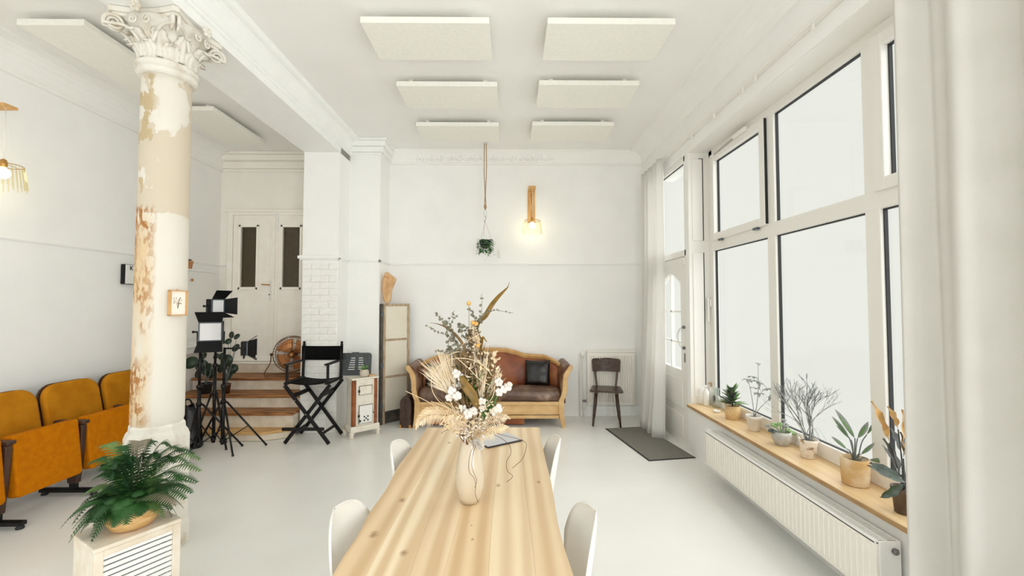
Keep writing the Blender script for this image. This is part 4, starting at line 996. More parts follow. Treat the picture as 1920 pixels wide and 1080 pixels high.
# ------------------------------------------------------------------ sofa
SX, SY = -.235, 5.52
so = thing('sofa', (SX, SY, 0), 'antique carved wood sofa with worn brown leather against the back wall', 'sofa')
def sm(): return loc_mb(so)
outer = [(.983, 0), (.968, .10), (.962, .20), (.960, .345), (.985, .40), (1.0, .47), (1.005, .60), (1.03, .69), (1.06, .73), (1.078, .765), (1.07, .79)]
inner = [(1.045, .795), (1.02, .765), (.985, .72), (.955, .67), (.945, .60), (.94, .47), (.92, .40), (.89, .345), (.89, .20), (.905, .10), (.935, 0)]
for s_ in (-1, 1):
    P_ = [(s_ * x, z) for x, z in outer + inner]
    m_ = sm(); m_.prism(P_, .0, .06, 'y'); m_.build('front_post', 'sofaw', so, bevel=.006)
    # leather arm running back
    ap = [(.90, .30), (.925, .45), (.925, .60), (.94, .68), (.975, .745), (1.02, .785), (1.06, .785), (1.066, .755), (1.03, .71), (1.0, .64), (.985, .50), (.985, .30)]
    K = len(ap); m_ = sm(); vs = []
    for j in range(9):
        t = j / 8; y = .055 + t * .47; lift = .035 * t; pin = 1 - .03 * t
        for x, z in ap: vs.append((s_ * x * pin, y, z + lift * max(0, (z - .3) / .5)))
    fs = [(j * K + i, j * K + (i + 1) % K, (j + 1) * K + (i + 1) % K, (j + 1) * K + i) for j in range(8) for i in range(K)] + [tuple(range(K - 1, -1, -1)), tuple(8 * K + i for i in range(K))]
    m_.add(vs, fs); m_.build('arm', 'arml', so, smooth=True)
    m_ = sm(); m_.prism([(s_ * .96, 0), (s_ * .95, .3), (s_ * .89, .3), (s_ * .91, 0)], .47, .53, 'y'); m_.build('rear_leg', 'sofaw', so, bevel=.005)
def crest(x):
    x = abs(x)
    pts = [(0, .965), (.2, .96), (.33, .93), (.47, .885), (.6, .875), (.75, .865), (.87, .82), (.97, .76), (1.03, .72)]
    for (a, za), (b, zb) in zip(pts, pts[1:]):
        if a <= x <= b: t = (x - a) / (b - a); t = t * t * (3 - 2 * t) * .5 + t * .5; return za + (zb - za) * t
    return pts[-1][1]
m_ = sm()
def backf(u, v):
    x = -.99 + 1.98 * u; z = .36 + (crest(x) - .02 - .36) * v
    y = .44 + .07 * v - .05 * math.sin(PI * v) - .11 * max(0, abs(x) - .72) / .27 * (1 - .3 * v)
    return Vector((x, y, z))
m_.grid(backf, 48, 12); m_.build('backrest', 'leather', so, smooth=True, solid=-.045)
m_ = sm(); pts = []
for i in range(61):
    x = -1.03 + 2.06 * i / 60; pts.append(Vector((x, .50 - .13 * max(0, abs(x) - .72) / .3, crest(x))))
vs = []
for p in pts: vs += [p + Vector((0, -.035, -.05)), p + Vector((0, -.045, -.015)), p + Vector((0, -.02, .008)), p + Vector((0, .03, .008)), p + Vector((0, .035, -.05))]
m_.add(vs, [(i * 5 + j, (i + 1) * 5 + j, (i + 1) * 5 + (j + 1) % 5, i * 5 + (j + 1) % 5) for i in range(60) for j in range(5)] + [(0, 1, 2, 3, 4), (304, 303, 302, 301, 300)]); m_.build('crest_rail', 'sofawd', so, smooth='auto')
m_ = sm()
def seatf(u, v):
    x = -.915 + 1.83 * u; a = v
    pf = [(.035, .325), (-.005, .345), (-.012, .40), (.0, .455), (.04, .485), (.14, .495), (.28, .485), (.44, .46)]
    i = v * (len(pf) - 1); k = min(int(i), len(pf) - 2); t = i - k; y = pf[k][0] * (1 - t) + pf[k + 1][0] * t; z = pf[k][1] * (1 - t) + pf[k + 1][1] * t
    n_ = noise.noise(Vector((x * 4, y * 7, z * 5))) * .012; edge_ = max(0, abs(x) - .86) / .055
    return Vector((x, y + .03 * edge_ + n_ * .3, z - .02 * edge_ ** 2 + n_ + .012 * math.sin(PI * u)))
m_.grid(seatf, 60, 21); m_.build('seat_cushion', 'seatl', so, smooth=True, solid=.02)
m_ = sm(); m_.box((-.91, .03, .30), (.91, .45, .345)); m_.build('seat_base', 'seatl', so)
m_ = sm(); m_.box((-.895, .005, .285), (.895, .045, .33)); m_.build('upper_rail', 'sofaw', so, bevel=.006)
m_ = sm(); m_.box((-.895, .02, .165), (.895, .04, .285)); m_.build('apron_panel', 'sofaw', so)
m_ = sm(); m_.box((-.895, .005, .115), (.895, .045, .155)); m_.build('lower_rail', 'sofaw', so, bevel=.006)
m_ = sm(); m_.box((-.8, .10, .02), (.45, .45, .10)); m_.build('bedding_box', 'leather', so)
for s_ in (-1, 1):
    m_ = sm(); m_.box((min(s_ * .9, s_ * .93), .04, .12), (max(s_ * .9, s_ * .93), .5, .33)); m_.build('side_rail', 'sofaw', so)
def pillow(px, py, w_, h_, rz, label, tilt=.25):
    p = ony(px, py, SY + .29); t = thing('cushion', (p.x, SY + .24, .495), label, 'cushion', rz)
    m_ = loc_mb(t)
    def fn(u, v, sg):
        a, b = 2 * u - 1, 2 * v - 1; pin = 1 - .07 * (a * a + b * b - a * a * b * b) + .06 * (abs(a * b)) ** 3
        th = .055 * (max(0, (1 - a ** 4)) * max(0, (1 - b ** 4))) ** .5 + .006 * noise.noise(Vector((a * 3, b * 3, sg)))
        q = Vector((a * w_ / 2 * pin, sg * th, (b * pin + 1) * h_ / 2)); q.y += q.z * tilt; return q
    m_.grid(lambda u, v: fn(u, v, -1), 16, 16); m_.grid(lambda u, v: fn(v, u, 1), 16, 16)
    m_.build('cushion_cover', 'dleather', t, smooth=True)
pillow(1007, 700, .35, .33, -.12, 'dark leather cushion at the right end of the sofa')
pillow(822, 700, .33, .29, .15, 'dark leather cushion at the left end of the sofa, behind the bouquet')

# ------------------------------------------------------------------ dark wooden chair
ch = thing('wooden_chair', (1.32, 5.74, 0), 'dark wooden chair with plank seat in front of the back radiator', 'chair', -.22)
def cmk(): return loc_mb(ch)
m_ = cmk(); P_ = [(-.20, -.19), (.20, -.19), (.215, -.14), (.19, .17), (.16, .19), (-.16, .19), (-.19, .17), (-.215, -.14)]; m_.prism(P_, .435, .458, 'z'); m_.build('seat', 'chairw', ch, bevel=.007)
for sx in (-1, 1):
    m_ = cmk(); m_.cbox((sx * .13, -.02, .425), (.05, .30, .022)); m_.build('seat_batten', 'chairw', ch, bevel=.003)
    for a, b in (((sx * .135, -.12, .42), (sx * .175, -.20, 0)), ((sx * .125, .11, .42), (sx * .165, .21, 0))):
        m_ = cmk(); m_.tube([a, Vector(a).lerp(Vector(b), .5), b], [.017, .018, .012], 8); m_.build('leg', 'chairw', ch, smooth=True)
    m_ = cmk(); m_.bar((sx * .125, .155, .44), (sx * .155, .225, .68), .028, .02, (0, 1, 0)); m_.build('back_post', 'chairw', ch, bevel=.004)
m_ = cmk()
def bf(u, v):
    a = 2 * u - 1; w_ = .185 + .012 * v; z = .65 + .17 * v
    if v > .9: w_ -= .012 * (v - .9) / .1
    return Vector((a * w_, .235 + .05 * v - .045 * (1 - a * a) * -1 - .045, z + (.008 * (1 - a * a) if v > .5 else -.008 * (1 - a * a) * 0)))
m_.grid(bf, 14, 8); m_.build('backrest', 'chairw', ch, smooth=True, solid=-.018, bevel=.004)

# ------------------------------------------------------------------ radiators
rb2 = thing('radiator', (1.46, 6.05, 0), 'tall ribbed cream radiator on the back wall behind the dark chair', 'radiator')
x0, x1 = 1.12, 1.80
MB().box((x0, 6.035, .16), (x1, 6.085, .91)).build('panel_body', 'rad', rb2, bevel=.008)
m_ = MB(); 
nr = 19
for i in range(nr):
    x = x0 + .04 + (x1 - x0 - .08) * i / (nr - 1); m_.box((x - .010, 6.016, .21), (x + .010, 6.036, .86))
m_.build('ribs', 'rad', rb2, bevel=.005, stuff=True)
MB().box((x0 - .005, 6.02, .905), (x1 + .005, 6.09, .93)).build('top_grille', 'rad', rb2, bevel=.005)
MB().tube([(1.065, 6.06, .0), (1.065, 6.06, .9)], .009).tube([(1.02, 6.07, 0), (1.02, 6.07, .88), (1.065, 6.06, .9)], .009).build('pipe', 'rad', rb2, smooth=True)
MB().lathe([(.02, 0), (.022, .06), (.018, .07)], 14, (1.055, 6.03, .83)).build('thermostat', 'white', rb2, smooth=True)
MB().cbox((1.08, 6.05, .22), (.05, .03, .03)).build('valve', 'grey_knob', rb2, bevel=.004)

r1 = thing('radiator', (1.87, 3.0, 0), 'long low white radiator under the window sill', 'radiator')
RX0, RX1, RY0, RY1, RZ0, RZ1 = 1.805, 1.925, 2.12, 3.93, .14, .43
MB().box((RX0, RY0, RZ0), (RX0 + .02, RY1, RZ1)).build('front_panel', 'rad', r1, bevel=.006)
m_ = MB(); k = 46
for i in range(k):
    y = RY0 + .04 + (RY1 - RY0 - .08) * i / (k - 1); m_.cbox((RX0 - .001, y, (RZ0 + RZ1) / 2), (.008, .017, RZ1 - RZ0 - .05))
m_.build('ribs', 'rad', r1, bevel=.003, seg=1, stuff=True)
MB().box((RX1 - .02, RY0 + .02, RZ0 + .01), (RX1, RY1, RZ1 - .02)).build('rear_panel', 'rad', r1)
MB().box((RX0 + .018, RY0 - .004, RZ0 + .005), (RX1 + .005, RY0 + .012, RZ1)).build('end_cover', 'white', r1, bevel=.004)
MB().box((RX0, RY0, RZ1 - .012), (RX0 + .016, RY1, RZ1 + .002)).box((RX1 - .012, RY0, RZ1 - .012), (RX1, RY1, RZ1 + .002)).box((RX0 + .05, RY0, RZ1 - .012), (RX0 + .062, RY1, RZ1 + .002)).build('top_rails', 'white', r1)
m_ = MB(); y = RY0 + .005
while y < RY1: m_.box((RX0 + .014, y, RZ1 - .008), (RX1 - .01, y + .006, RZ1)); y += .0125
m_.build('top_grille', 'white', r1, stuff=True)
MB().box((RX0 + .03, RY0 + .03, RZ0 + .03), (RX1 - .02, RY1 - .03, RZ1 - .03)).build('convector_fins', 'greym', r1)
MB().lathe([(.014, 0), (.016, .012), (.009, .02)], 14, (RX1 - .03, RY0 - .004, RZ1 - .045), (0, -1, 0)).build('bleed_valve', 'grey_knob', r1, smooth=True)
MB().box((RX0 + .02, RY1 - .02, RZ1 - .005), (RX0 + .05, RY1 + .03, RZ1 + .012)).build('bracket', 'white', r1)
for y in (RY0 + .3, RY1 - .25): MB().box((RX1 - .01, y, .18), (WX + .003, y + .03, .38)).build('wall_bracket', 'greym', r1)

# ------------------------------------------------------------------ doormat
mt = thing('doormat', (1.62, 4.95, 0), 'grey-brown doormat lying before the entrance door', 'mat', math.radians(9.5))
m_ = loc_mb(mt); m_.box((-.29, -.555, .0), (.235, .575, .006)); m_.build('rubber_border', 'matedge', mt, bevel=.002, seg=1)
m_ = loc_mb(mt); m_.box((-.275, -.54, .005), (.22, .56, .011)); m_.build('pile', 'mat', mt, bevel=.003, seg=1)

# ------------------------------------------------------------------ director's chair
dc = thing('director_chair', (-2.27, 5.06, 0), 'tall black director chair with canvas seat beside the stove', 'chair')
def bar(a, b, w_, h_, name, up=(0, 1, 0), m_='blackw', bev=.004): return MB().bar(a, b, w_, h_, up).build(name, m_, dc, bevel=bev, seg=1)
yf, yr = 4.88, 5.25
xl, xr = -2.50, -2.04
bar((xl - .02, yf, .67), (xr + .03, yf, 0.015), .04, .022, 'leg'); bar((xr + .02, yf + .025, .67), (xl - .02, yf + .025, 0.015), .04, .022, 'leg')
bar((xl - .0, yr, .67), (xr + .03, yr + .0, 0.015), .04, .022, 'leg'); bar((xr + .02, yr + .025, .67), (xl - .02, yr + .025, 0.015), .04, .022, 'leg')
for x in (xl, xr):
    bar((x, yf - .02, .69), (x, yr + .04, .69), .045, .025, 'seat_rail', (0, 0, 1))
    bar((x, yf + .01, .70), (x, yf + .01, .895), .028, .022, 'arm_support')
    bar((x, yr + .02, .70), (x, yr + .04, 1.10), .03, .024, 'back_post')
    bar((x, yf - .04, .905), (x, yr + .04, .905), .045, .02, 'armrest', (0, 0, 1))
    MB().sph((x, yr + .04, 1.115), .017, 10, 8).build('finial', 'blackw', dc, smooth=True)
bar((xl - .03, yf - .02, .185), (xr - .02, yf - .02, .185), .02, .035, 'footrest', (0, 0, 1))
bar((xl + .06, yf + .03, .12), (xl + .05, yr, .12), .02, .03, 'lower_stretcher', (0, 0, 1)); bar((xr - .06, yf + .03, .12), (xr - .05, yr, .12), .02, .03, 'lower_stretcher', (0, 0, 1))
bar((xl + .08, yf + .02, .55), (xl + .08, yr, .55), .02, .05, 'upper_stretcher', (0, 0, 1)); bar((xr - .08, yf + .02, .55), (xr - .08, yr, .55), .02, .05, 'upper_stretcher', (0, 0, 1))
m_ = MB(); m_.grid(lambda u, v: Vector((xl - .02 + (xr - xl + .04) * u, yf - .01 + (yr - yf + .03) * v, .706 - .03 * math.sin(PI * u))), 14, 6); m_.build('canvas_seat', 'canvas', dc, smooth=True, solid=.004)
m_ = MB(); m_.grid(lambda u, v: Vector((xl - .02 + (xr - xl + .04) * u, yr + .02 + .03 * math.sin(PI * u), .905 + .17 * v - .006 * math.sin(PI * u))), 14, 4); m_.build('canvas_back', 'canvas', dc, smooth=True, solid=.006)
for (x, z) in ((xl + .105, .5), (-2.27, .345)): 
    for y in (yf - .013,): MB().lathe([(.006, 0), (.006, .004)], 8, (x, y, z), (0, -1, 0)).build('rivet', 'chrome', dc)
MB().box((xr - .30, yr - .05, .60), (xr - .12, yr - .04, .615)).box((xr - .26, yr - .05, .555), (xr - .12, yr - .04, .57)).build('metal_clip', 'white', dc)

# ------------------------------------------------------------------ small stove
sa = math.radians(40.5)
sv = thing('stove', (-1.835, 5.10, 0), 'small old enamel stove with brown corners beside the director chair', 'stove', sa)
def v_(): return loc_mb(sv)
Ws, Ds, Hs = .315, .20, .70
v_().box((-.02, -.02, .065), (Ws + .02, Ds + .02, .135)).build('base_plate', 'enamel', sv, bevel=.01)
for (x, y, sx, sy) in ((0, 0, -1, -1), (Ws, 0, 1, -1), (0, Ds, -1, 1), (Ws, Ds, 1, 1)):
    v_().lathe([(.030, 0), (.024, .02), (.024, .04), (.04, .07)], 10, (x + sx * .005, y + sy * .005, 0)).build('foot', 'enamel', sv, smooth=True)
v_().box((.03, .006, .135), (Ws - .03, Ds - .006, .68)).box((.0, .028, .135), (Ws, Ds - .028, .68)).build('stove_body', 'enamel', sv, bevel=.004)
for (x, y) in ((.03, .03), (Ws - .03, .03), (.03, Ds - .03), (Ws - .03, Ds - .03)):
    v_().lathe([(.030, .137), (.030, .678)], 20, (x, y, 0)).build('corner_tile', 'enamelb', sv, smooth='auto')
v_().box((.056, .001, .137), (.066, .01, .68)).box((Ws - .066, .001, .137), (Ws - .056, .01, .68)).build('trim_strip', 'enamel', sv)
v_().box((-.01, -.01, .68), (Ws + .01, Ds + .01, .70)).build('top_plate', 'enamel', sv, bevel=.006)
v_().box((.081, -.003, .496), (.239, .005, .604)).box((.081, -.003, .156), (.249, .005, .374)).build('door_gap', 'inside', sv)
u1 = v_().box((.085, -.010, .50), (.235, .008, .60)).build('upper_door', 'enamel', sv, bevel=.005)
v_().box((.095, -.013, .51), (.225, -.009, .59)).build('door_inset', 'enamel', u1, bevel=.003)
v_().box((.07, -.016, .53), (.088, -.004, .56)).build('latch', 'inside', u1, bevel=.002)
u2 = v_().box((.085, -.010, .16), (.245, .008, .37)).build('lower_door', 'white', sv, bevel=.005)
v_().lathe([(.012, 0), (.014, .012), (.008, .02)], 12, (.088, -.011, .195), (0, -1, 0)).build('knob', 'gasket', u2)
v_().lathe([(.007, 0), (.008, .012)], 12, (.26, .0, .27), (0, -1, 0)).build('knob', 'gasket', sv)
v_().box((.07, -.016, .24), (.088, -.004, .265)).build('latch', 'inside', u2)
m_ = v_()
for (a, b) in ((0, 0), (2, 0), (1, 1), (0, 2), (2, 2)): m_.box((.135 + a * .022, -.0125, .185 + b * .022), (.152 + a * .022, -.0095, .202 + b * .022))
m_.build('air_holes', 'gasket', u2)
# vent plate leaning behind on the stove top
vp = thing('vent_plate', (-1.90, 5.36, .70), 'dark slotted metal vent plate standing upright on the stove', 'plate', .12)
def vl(): return loc_mb(vp)
def leanp(mb_, th=.22):
    inv = vp.matrix_basis.inverted(); mb_.v = [vp.matrix_basis @ (Matrix.Rotation(-th, 4, 'X') @ (inv @ p)) for p in mb_.v]; return mb_
# slotted plate assembled from strips between the slots
pl = vl(); W2 = .19
pl.prism([(x, z) for x, z in rrect(.38, .28, .04, 5, .03)], .006, .012, 'y')
leanp(pl).build('plate', 'vent', vp, bevel=.002)
m_ = vl()
for k in range(6):
    z = .07 + k * .028; m_.prism([(-.09 + .006 * k, z), (-.01, z), (-.01, z + .008), (-.087 + .006 * k, z + .008)], .001, .007, 'y'); m_.prism([(.035, z), (.105 - .004 * k, z), (.102 - .004 * k, z + .008), (.035, z + .008)], .001, .007, 'y')
leanp(m_).build('slot', 'trim', vp)
m_ = vl(); m_.prism([(-.19, .11), (-.16, .04), (-.155, .04), (-.15, .26), (-.19, .2)], .002, .008, 'y'); m_.box((-.05, .0, .272), (.03, .014, .287)); leanp(m_).build('raised_rim', 'vent', vp)
sp_ = sv.matrix_basis @ Vector((.165, .06, .70))
pt = thing('small_potted_plant', (sp_.x, sp_.y, .70), 'small speckled round pot with aloe plant on the stove', 'plant')
MB().lathe([(.03, 0), (.048, .015), (.056, .045), (.05, .075), (.038, .09), (.033, .09), (.033, .07)], 24, (sp_.x, sp_.y, .7005)).build('pot', 'cream', pt, smooth=True)
m_ = MB()
for i in range(14):
    a = i * 2.4; e = U(.5, 1.6); m_.leaf((sp_.x, sp_.y, .775), (math.cos(a), math.sin(a) - .1, e), U(.07, .12), .017, droop=.1, fold=.5)
m_.build('foliage', 'leafg', pt)
q = sv.matrix_basis @ Vector((.26, .09, .7005))
bw = thing('wooden_offcut', (q.x, q.y, .70), 'flat light wooden piece lying on the stove top', 'wood piece', .9)
m_ = loc_mb(bw); m_.prism([(-.05, -.04), (.05, -.05), (.03, .05), (-.04, .045)], .0005, .014, 'z'); m_.build('board', 'drift', bw, bevel=.003)

# ------------------------------------------------------------------ folding screen, driftwood, suitcase
A = Vector((-1.645, 5.68, 0)); B2 = Vector((-1.365, 5.965, 0)); dv = B2 - A; Lw = dv.length; sa2 = math.atan2(dv.y, dv.x)
sc_ = thing('folding_screen', (A.x, A.y, 0), 'weathered wood framed folding screen with pale panes in the corner', 'screen', sa2)
def l2(): return loc_mb(sc_)
m_ = l2(); m_.box((0, 0, 0), (.035, .025, 1.59)); m_.box((Lw - .035, 0, 0), (Lw, .025, 1.59)); m_.box((.035, 0, 1.555), (Lw - .035, .025, 1.59)); m_.build('front_frame', 'weath', sc_, bevel=.003)
for z in (1.09, .60): l2().box((.035, .002, z), (Lw - .035, .023, z + .03)).build('cross_rail', 'weath', sc_, bevel=.003)
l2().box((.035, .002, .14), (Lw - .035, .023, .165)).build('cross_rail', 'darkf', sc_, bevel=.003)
for a, b in ((.165, .60), (.63, 1.09), (1.12, 1.555)): l2().box((.03, .008, a), (Lw - .03, .014, b)).build('pane', 'frost', sc_)
m_ = l2(); m_.box((-.032, .03, 0), (.0, .055, 1.585)); m_.box((Lw - .035, .03, 0), (Lw, .055, 1.585)); m_.box((.0, .03, 1.55), (Lw - .035, .055, 1.585)); m_.box((-.03, -.004, .0), (-.001, .055, 1.588)); m_.box((0, .03, .0), (Lw - .03, .05, .15)); m_.build('rear_frame_and_shadow', 'darkf', sc_, bevel=.003)  # low dark board paints in the shadow of the open bottom
for z in (.22, .75, 1.42): l2().box((-.034, -.008, z), (.002, .0, z + .05)).build('hinge', 'greym', sc_)
# driftwood standing on the screen top
p0 = ony(728, 567, 5.75); dwo = thing('driftwood', (p0.x, 5.75, 1.592), 'pale carved driftwood piece standing on the folding screen', 'driftwood')
P_ = [(-.035, .0), (-.01, -.002), (.02, .02), (.035, .06), (.04, .14), (.05, .19), (.08, .26), (.10, .31), (.10, .335), (.06, .37), (.02, .40), (-.01, .425), (-.045, .42), (-.055, .37), (-.075, .34), (-.08, .27), (-.078, .16), (-.065, .05)]
m_ = loc_mb(dwo); m_.prism(P_, -.03, .03, 'y'); m_.build('wood_body', 'drift', dwo, bevel=.018, seg=3, smooth='auto')
for x, z in ((.0, .35), (-.04, .36)): m_ = loc_mb(dwo); m_.sph((x, -.03, z), .017, 10, 7, (1, .4, 1.2)); m_.build('knot', 'terra', dwo, smooth=True)
cs = thing('suitcase', (-1.31, 5.56, 0), 'old dark brown leather suitcase standing between screen and sofa', 'suitcase', -.12)
m_ = loc_mb(cs); m_.prism([(-.075, .0), (.075, .0), (.075, .33), (.055, .37), (.035, .39), (-.035, .39), (-.065, .35), (-.075, .31)], -.03, .34, 'y'); m_.build('case_body', 'case', cs, bevel=.008)
m_ = loc_mb(cs); m_.box((-.006, -.034, .01), (.006, -.028, .37)); m_.build('seam', 'dwood', cs)
m_ = loc_mb(cs); m_.tube(bez([(0, .1, .388), (0, .11, .415), (0, .2, .415), (0, .21, .388)]), .008); m_.build('handle', 'case', cs, smooth=True)
for x in (-.065, .065): m_ = loc_mb(cs); m_.cbox((x, -.03, .02), (.03, .01, .04)); m_.build('corner_guard', 'brass', cs)

# ------------------------------------------------------------------ studio lights on stands
def stand(x, y, h, spread, hub, angs, label, rr=.016):
    t = thing('light_stand', (x, y, 0), label, 'light stand', 0, 'black light stands by the steps')
    MB().tube([(x, y, .06), (x, y, h * .62)], rr, 10).build('pole', 'black', t, smooth=True)
    MB().tube([(x, y, h * .6), (x, y, h)], rr * .75, 10).build('upper_pole', 'black', t, smooth=True)
    for z in (h * .62, hub, .10): MB().lathe([(rr + .004, -.022), (rr + .009, -.01), (rr + .009, .01), (rr + .004, .022)], 12, (x, y, z)).build('collar', 'black', t, smooth=True)
    MB().tube([(x, y, h * .62), (x + .045, y - .02, h * .62)], .007, 6).sph((x + .05, y - .022, h * .62), .012, 8, 6).build('lock_knob', 'black', t, smooth=True)
    for a, spread in angs:
        ca, sa_ = math.cos(a), math.sin(a); foot = Vector((x + ca * spread, y + sa_ * spread, .012)); hubp = Vector((x + ca * .03, y + sa_ * .03, hub))
        l = MB().tube([hubp, foot], .010, 8).build('leg', 'black', t, smooth=True)
        mid = hubp.lerp(foot, .55); MB().tube([Vector((x + ca * .02, y + sa_ * .02, .10)), mid], .006, 6).build('brace', 'black', l, smooth=True)
        MB().sph(foot, .014, 8, 6).build('rubber_foot', 'gasket', l, smooth=True)
    return t
def led(cx, cy, cz, w_, h_, dep, az, label, doors, back=True, barn=.10):
    """panel light facing azimuth az (direction of its face), with barn doors: list of (edge, open angle)"""
    t = thing('led_light', (cx, cy, cz), label, 'studio light', az + PI / 2)      # local -y = facing
    def l_(): return loc_mb(t)
    l_().box((-w_ / 2, 0, -h_ / 2), (w_ / 2, dep, h_ / 2)).build('housing', 'barn', t, bevel=.006)
    l_().box((-w_ / 2 + .012, -.004, -h_ / 2 + .012), (w_ / 2 - .012, .002, h_ / 2 - .012)).build('diffuser', 'diff', t)
    f_ = l_()
    for (a, b) in (((-w_ / 2, -.008, -h_ / 2), (-w_ / 2 + .012, .004, h_ / 2)), ((w_ / 2 - .012, -.008, -h_ / 2), (w_ / 2, .004, h_ / 2)), ((-w_ / 2, -.008, h_ / 2 - .012), (w_ / 2, .004, h_ / 2)), ((-w_ / 2, -.008, -h_ / 2), (w_ / 2, .004, -h_ / 2 + .012))): f_.box(a, b)
    f_.build('rim', 'greym', t)
    for e, an in doors:
        d = l_(); ca, sa_ = math.cos(an), math.sin(an); fl_ = .6
        if e in 'lr':
            s_ = -1 if e == 'l' else 1; x = s_ * w_ / 2; p1 = Vector((x, -.008, -h_ / 2)); p2 = Vector((x, -.008, h_ / 2)); o_ = Vector((s_ * sa_ * barn, -ca * barn, 0)); z_ = Vector((0, 0, barn * .35 * 0 + .02))
            vs = [p1, p2, p2 + o_ + z_, p1 + o_ - z_]
        else:
            s_ = -1 if e == 'b' else 1; z = s_ * h_ / 2; p1 = Vector((-w_ / 2, -.008, z)); p2 = Vector((w_ / 2, -.008, z)); o_ = Vector((0, -ca * barn, s_ * sa_ * barn)); z_ = Vector((.02, 0, 0))
            vs = [p1, p2, p2 + o_ + z_, p1 + o_ - z_]
        d.add(vs, [(0, 1, 2, 3)]); d.build('barn_door', 'barn', t, solid=.003)
    y_ = l_(); y_.tube([(-w_ / 2 - .012, dep * .5, 0), (-w_ / 2 - .045, dep * .5, 0)], .009, 8); y_.sph((-w_ / 2 - .05, dep * .5, 0), .014, 8, 6); y_.build('tilt_knob', 'black', t, smooth=True)
    y_ = l_(); y_.tube([(-w_ / 2 - .014, dep * .5, 0), (-w_ / 2 - .014, dep * .5, -h_ / 2 - .03), (0, dep * .5, -h_ / 2 - .035), (w_ / 2 + .014, dep * .5, -h_ / 2 - .03), (w_ / 2 + .014, dep * .5, 0)], .006, 6); y_.build('yoke', 'black', t)
    return t
def azof(a): return math.radians(a)
rad_ = math.radians
s1_ = stand(-3.29, 4.62, 1.14, .40, .52, ((rad_(-72), .42), (rad_(118), .30), (rad_(35), .40)), 'black light stand nearest the column, carrying the large panel', .019)
stand(-3.25, 4.80, 1.46, .20, .60, ((rad_(-20), .2), (rad_(80), .17), (rad_(200), .2)), 'tall black light stand right behind the large panel, carrying the top light', .017)
MB().tube([(-3.29, 4.62, 1.13), (-3.235, 4.66, 1.15), (-3.20, 4.67, 1.16)], .009, 8).build('head_mount', 'black', s1_, smooth=True)
s3 = stand(-3.11, 4.74, 1.11, .42, .52, ((rad_(-40), .32), (rad_(19), .42), (rad_(160), .38)), 'black light stand right of the other two, carrying the sideways light', .019)
MB().tube([(-3.11, 4.74, 1.10), (-2.93, 4.765, 1.10)], .009, 8).build('side_arm', 'black', s3, smooth=True)
led(-3.20, 4.64, 1.29, .215, .205, .06, azof(-65), 'large square light panel with open black flaps, middle one', [('t', .9), ('b', .9), ('r', .25)], barn=.14)
led(-3.235, 4.80, 1.565, .15, .155, .085, azof(-18), 'small topmost studio light with raised flap', [('t', .8), ('r', .5), ('b', .4)], barn=.13)
led(-2.88, 4.77, 1.10, .13, .15, .06, azof(28), 'small studio light turned sideways, lowest and furthest right', [('r', .7), ('l', .7), ('t', .6), ('b', .6)], barn=.10)
# bag of gear
bg_ = thing('gear_bag', (-3.56, 4.84, 0), 'shiny black bag slumped on the floor behind the light stands', 'bag')
m_ = loc_mb(bg_); m_.grid(lambda u, v: Vector((math.cos(2 * PI * u) * (.16 - .10 * v ** 1.5 + .02 * noise.noise(Vector((u * 6, v * 4, 1)))) * (1 if u not in (1,) else 1), math.sin(2 * PI * u) * (.11 - .07 * v ** 1.5), .004 + .46 * v + .02 * math.sin(u * 12))), 24, 10)
m_.build('bag_body', 'plastic_bag', bg_, smooth=True, solid=.004)
m_ = loc_mb(bg_); m_.tube(bez([(-.04, 0, .44), (-.02, -.02, .52), (.03, -.02, .52), (.05, 0, .44)]), .008); m_.build('strap', 'canvas', bg_, smooth=True)

# ------------------------------------------------------------------ plants on the steps
def pilea(px, py, potm, r_, h_, leaves, label, z0=.45, Y=5.52):
    p = ony(px, py, Y); x = p.x; t = thing('potted_plant', (x, Y, z0), label, 'plant')
    MB().lathe([(r_ * .75, 0), (r_, h_ * .9), (r_ * 1.05, h_ * .92), (r_ * 1.05, h_), (r_ * .9, h_), (r_ * .88, h_ * .85)], 22, (x, Y, z0 + .001)).build('pot', potm, t, smooth=True)
    MB().lathe([(0, 0), (r_ * .88, 0)], 16, (x, Y, z0 + h_ * .86), cap=False).build('soil', 'soil', t)
    for (lx, ly, rad) in leaves:
        rad *= 1.3; q = ony(lx, ly, Y + U(-.08, .08)); lf = MB(); nrm = Vector((U(-.4, .4), -1, U(-.1, .6))).normalized(); a_ = nrm.orthogonal().normalized(); b_ = nrm.cross(a_)
        vs = [q + nrm * -.008] + [q + (a_ * math.cos(k * PI / 8) + b_ * math.sin(k * PI / 8)) * rad * (1 + .08 * math.cos(k * PI / 4)) for k in range(16)]
        lf.add(vs, [(0, 1 + k, 1 + (k + 1) % 16) for k in range(16)]); lo_ = lf.build('leaf', 'leafdark', t, smooth=True, solid=.0015)
        base = Vector((x, Y, z0 + h_ * .9)); MB().tube(bez([base, base.lerp(q, .5) + Vector((0, .02, .03)), q], 5), .003, 5).build('leaf_stalk', 'leafgrey', lo_, smooth=True)
pilea(386, 722, 'blackpot', .075, .13, [(358, 680, .06), (378, 685, .055), (388, 692, .06), (380, 668, .04), (396, 700, .05), (372, 700, .045), (378, 652, .045), (405, 668, .03)], 'round-leaved plant in a black pot on the steps behind the light stands')
pilea(424, 724, 'copper', .055, .12, [(425, 676, .06), (418, 688, .06), (436, 692, .05), (428, 705, .05), (434, 628, .035), (444, 631, .03), (442, 652, .04), (416, 668, .035), (428, 640, .03)], 'round-leaved plant in a coppery pot on the steps behind the right light stand')
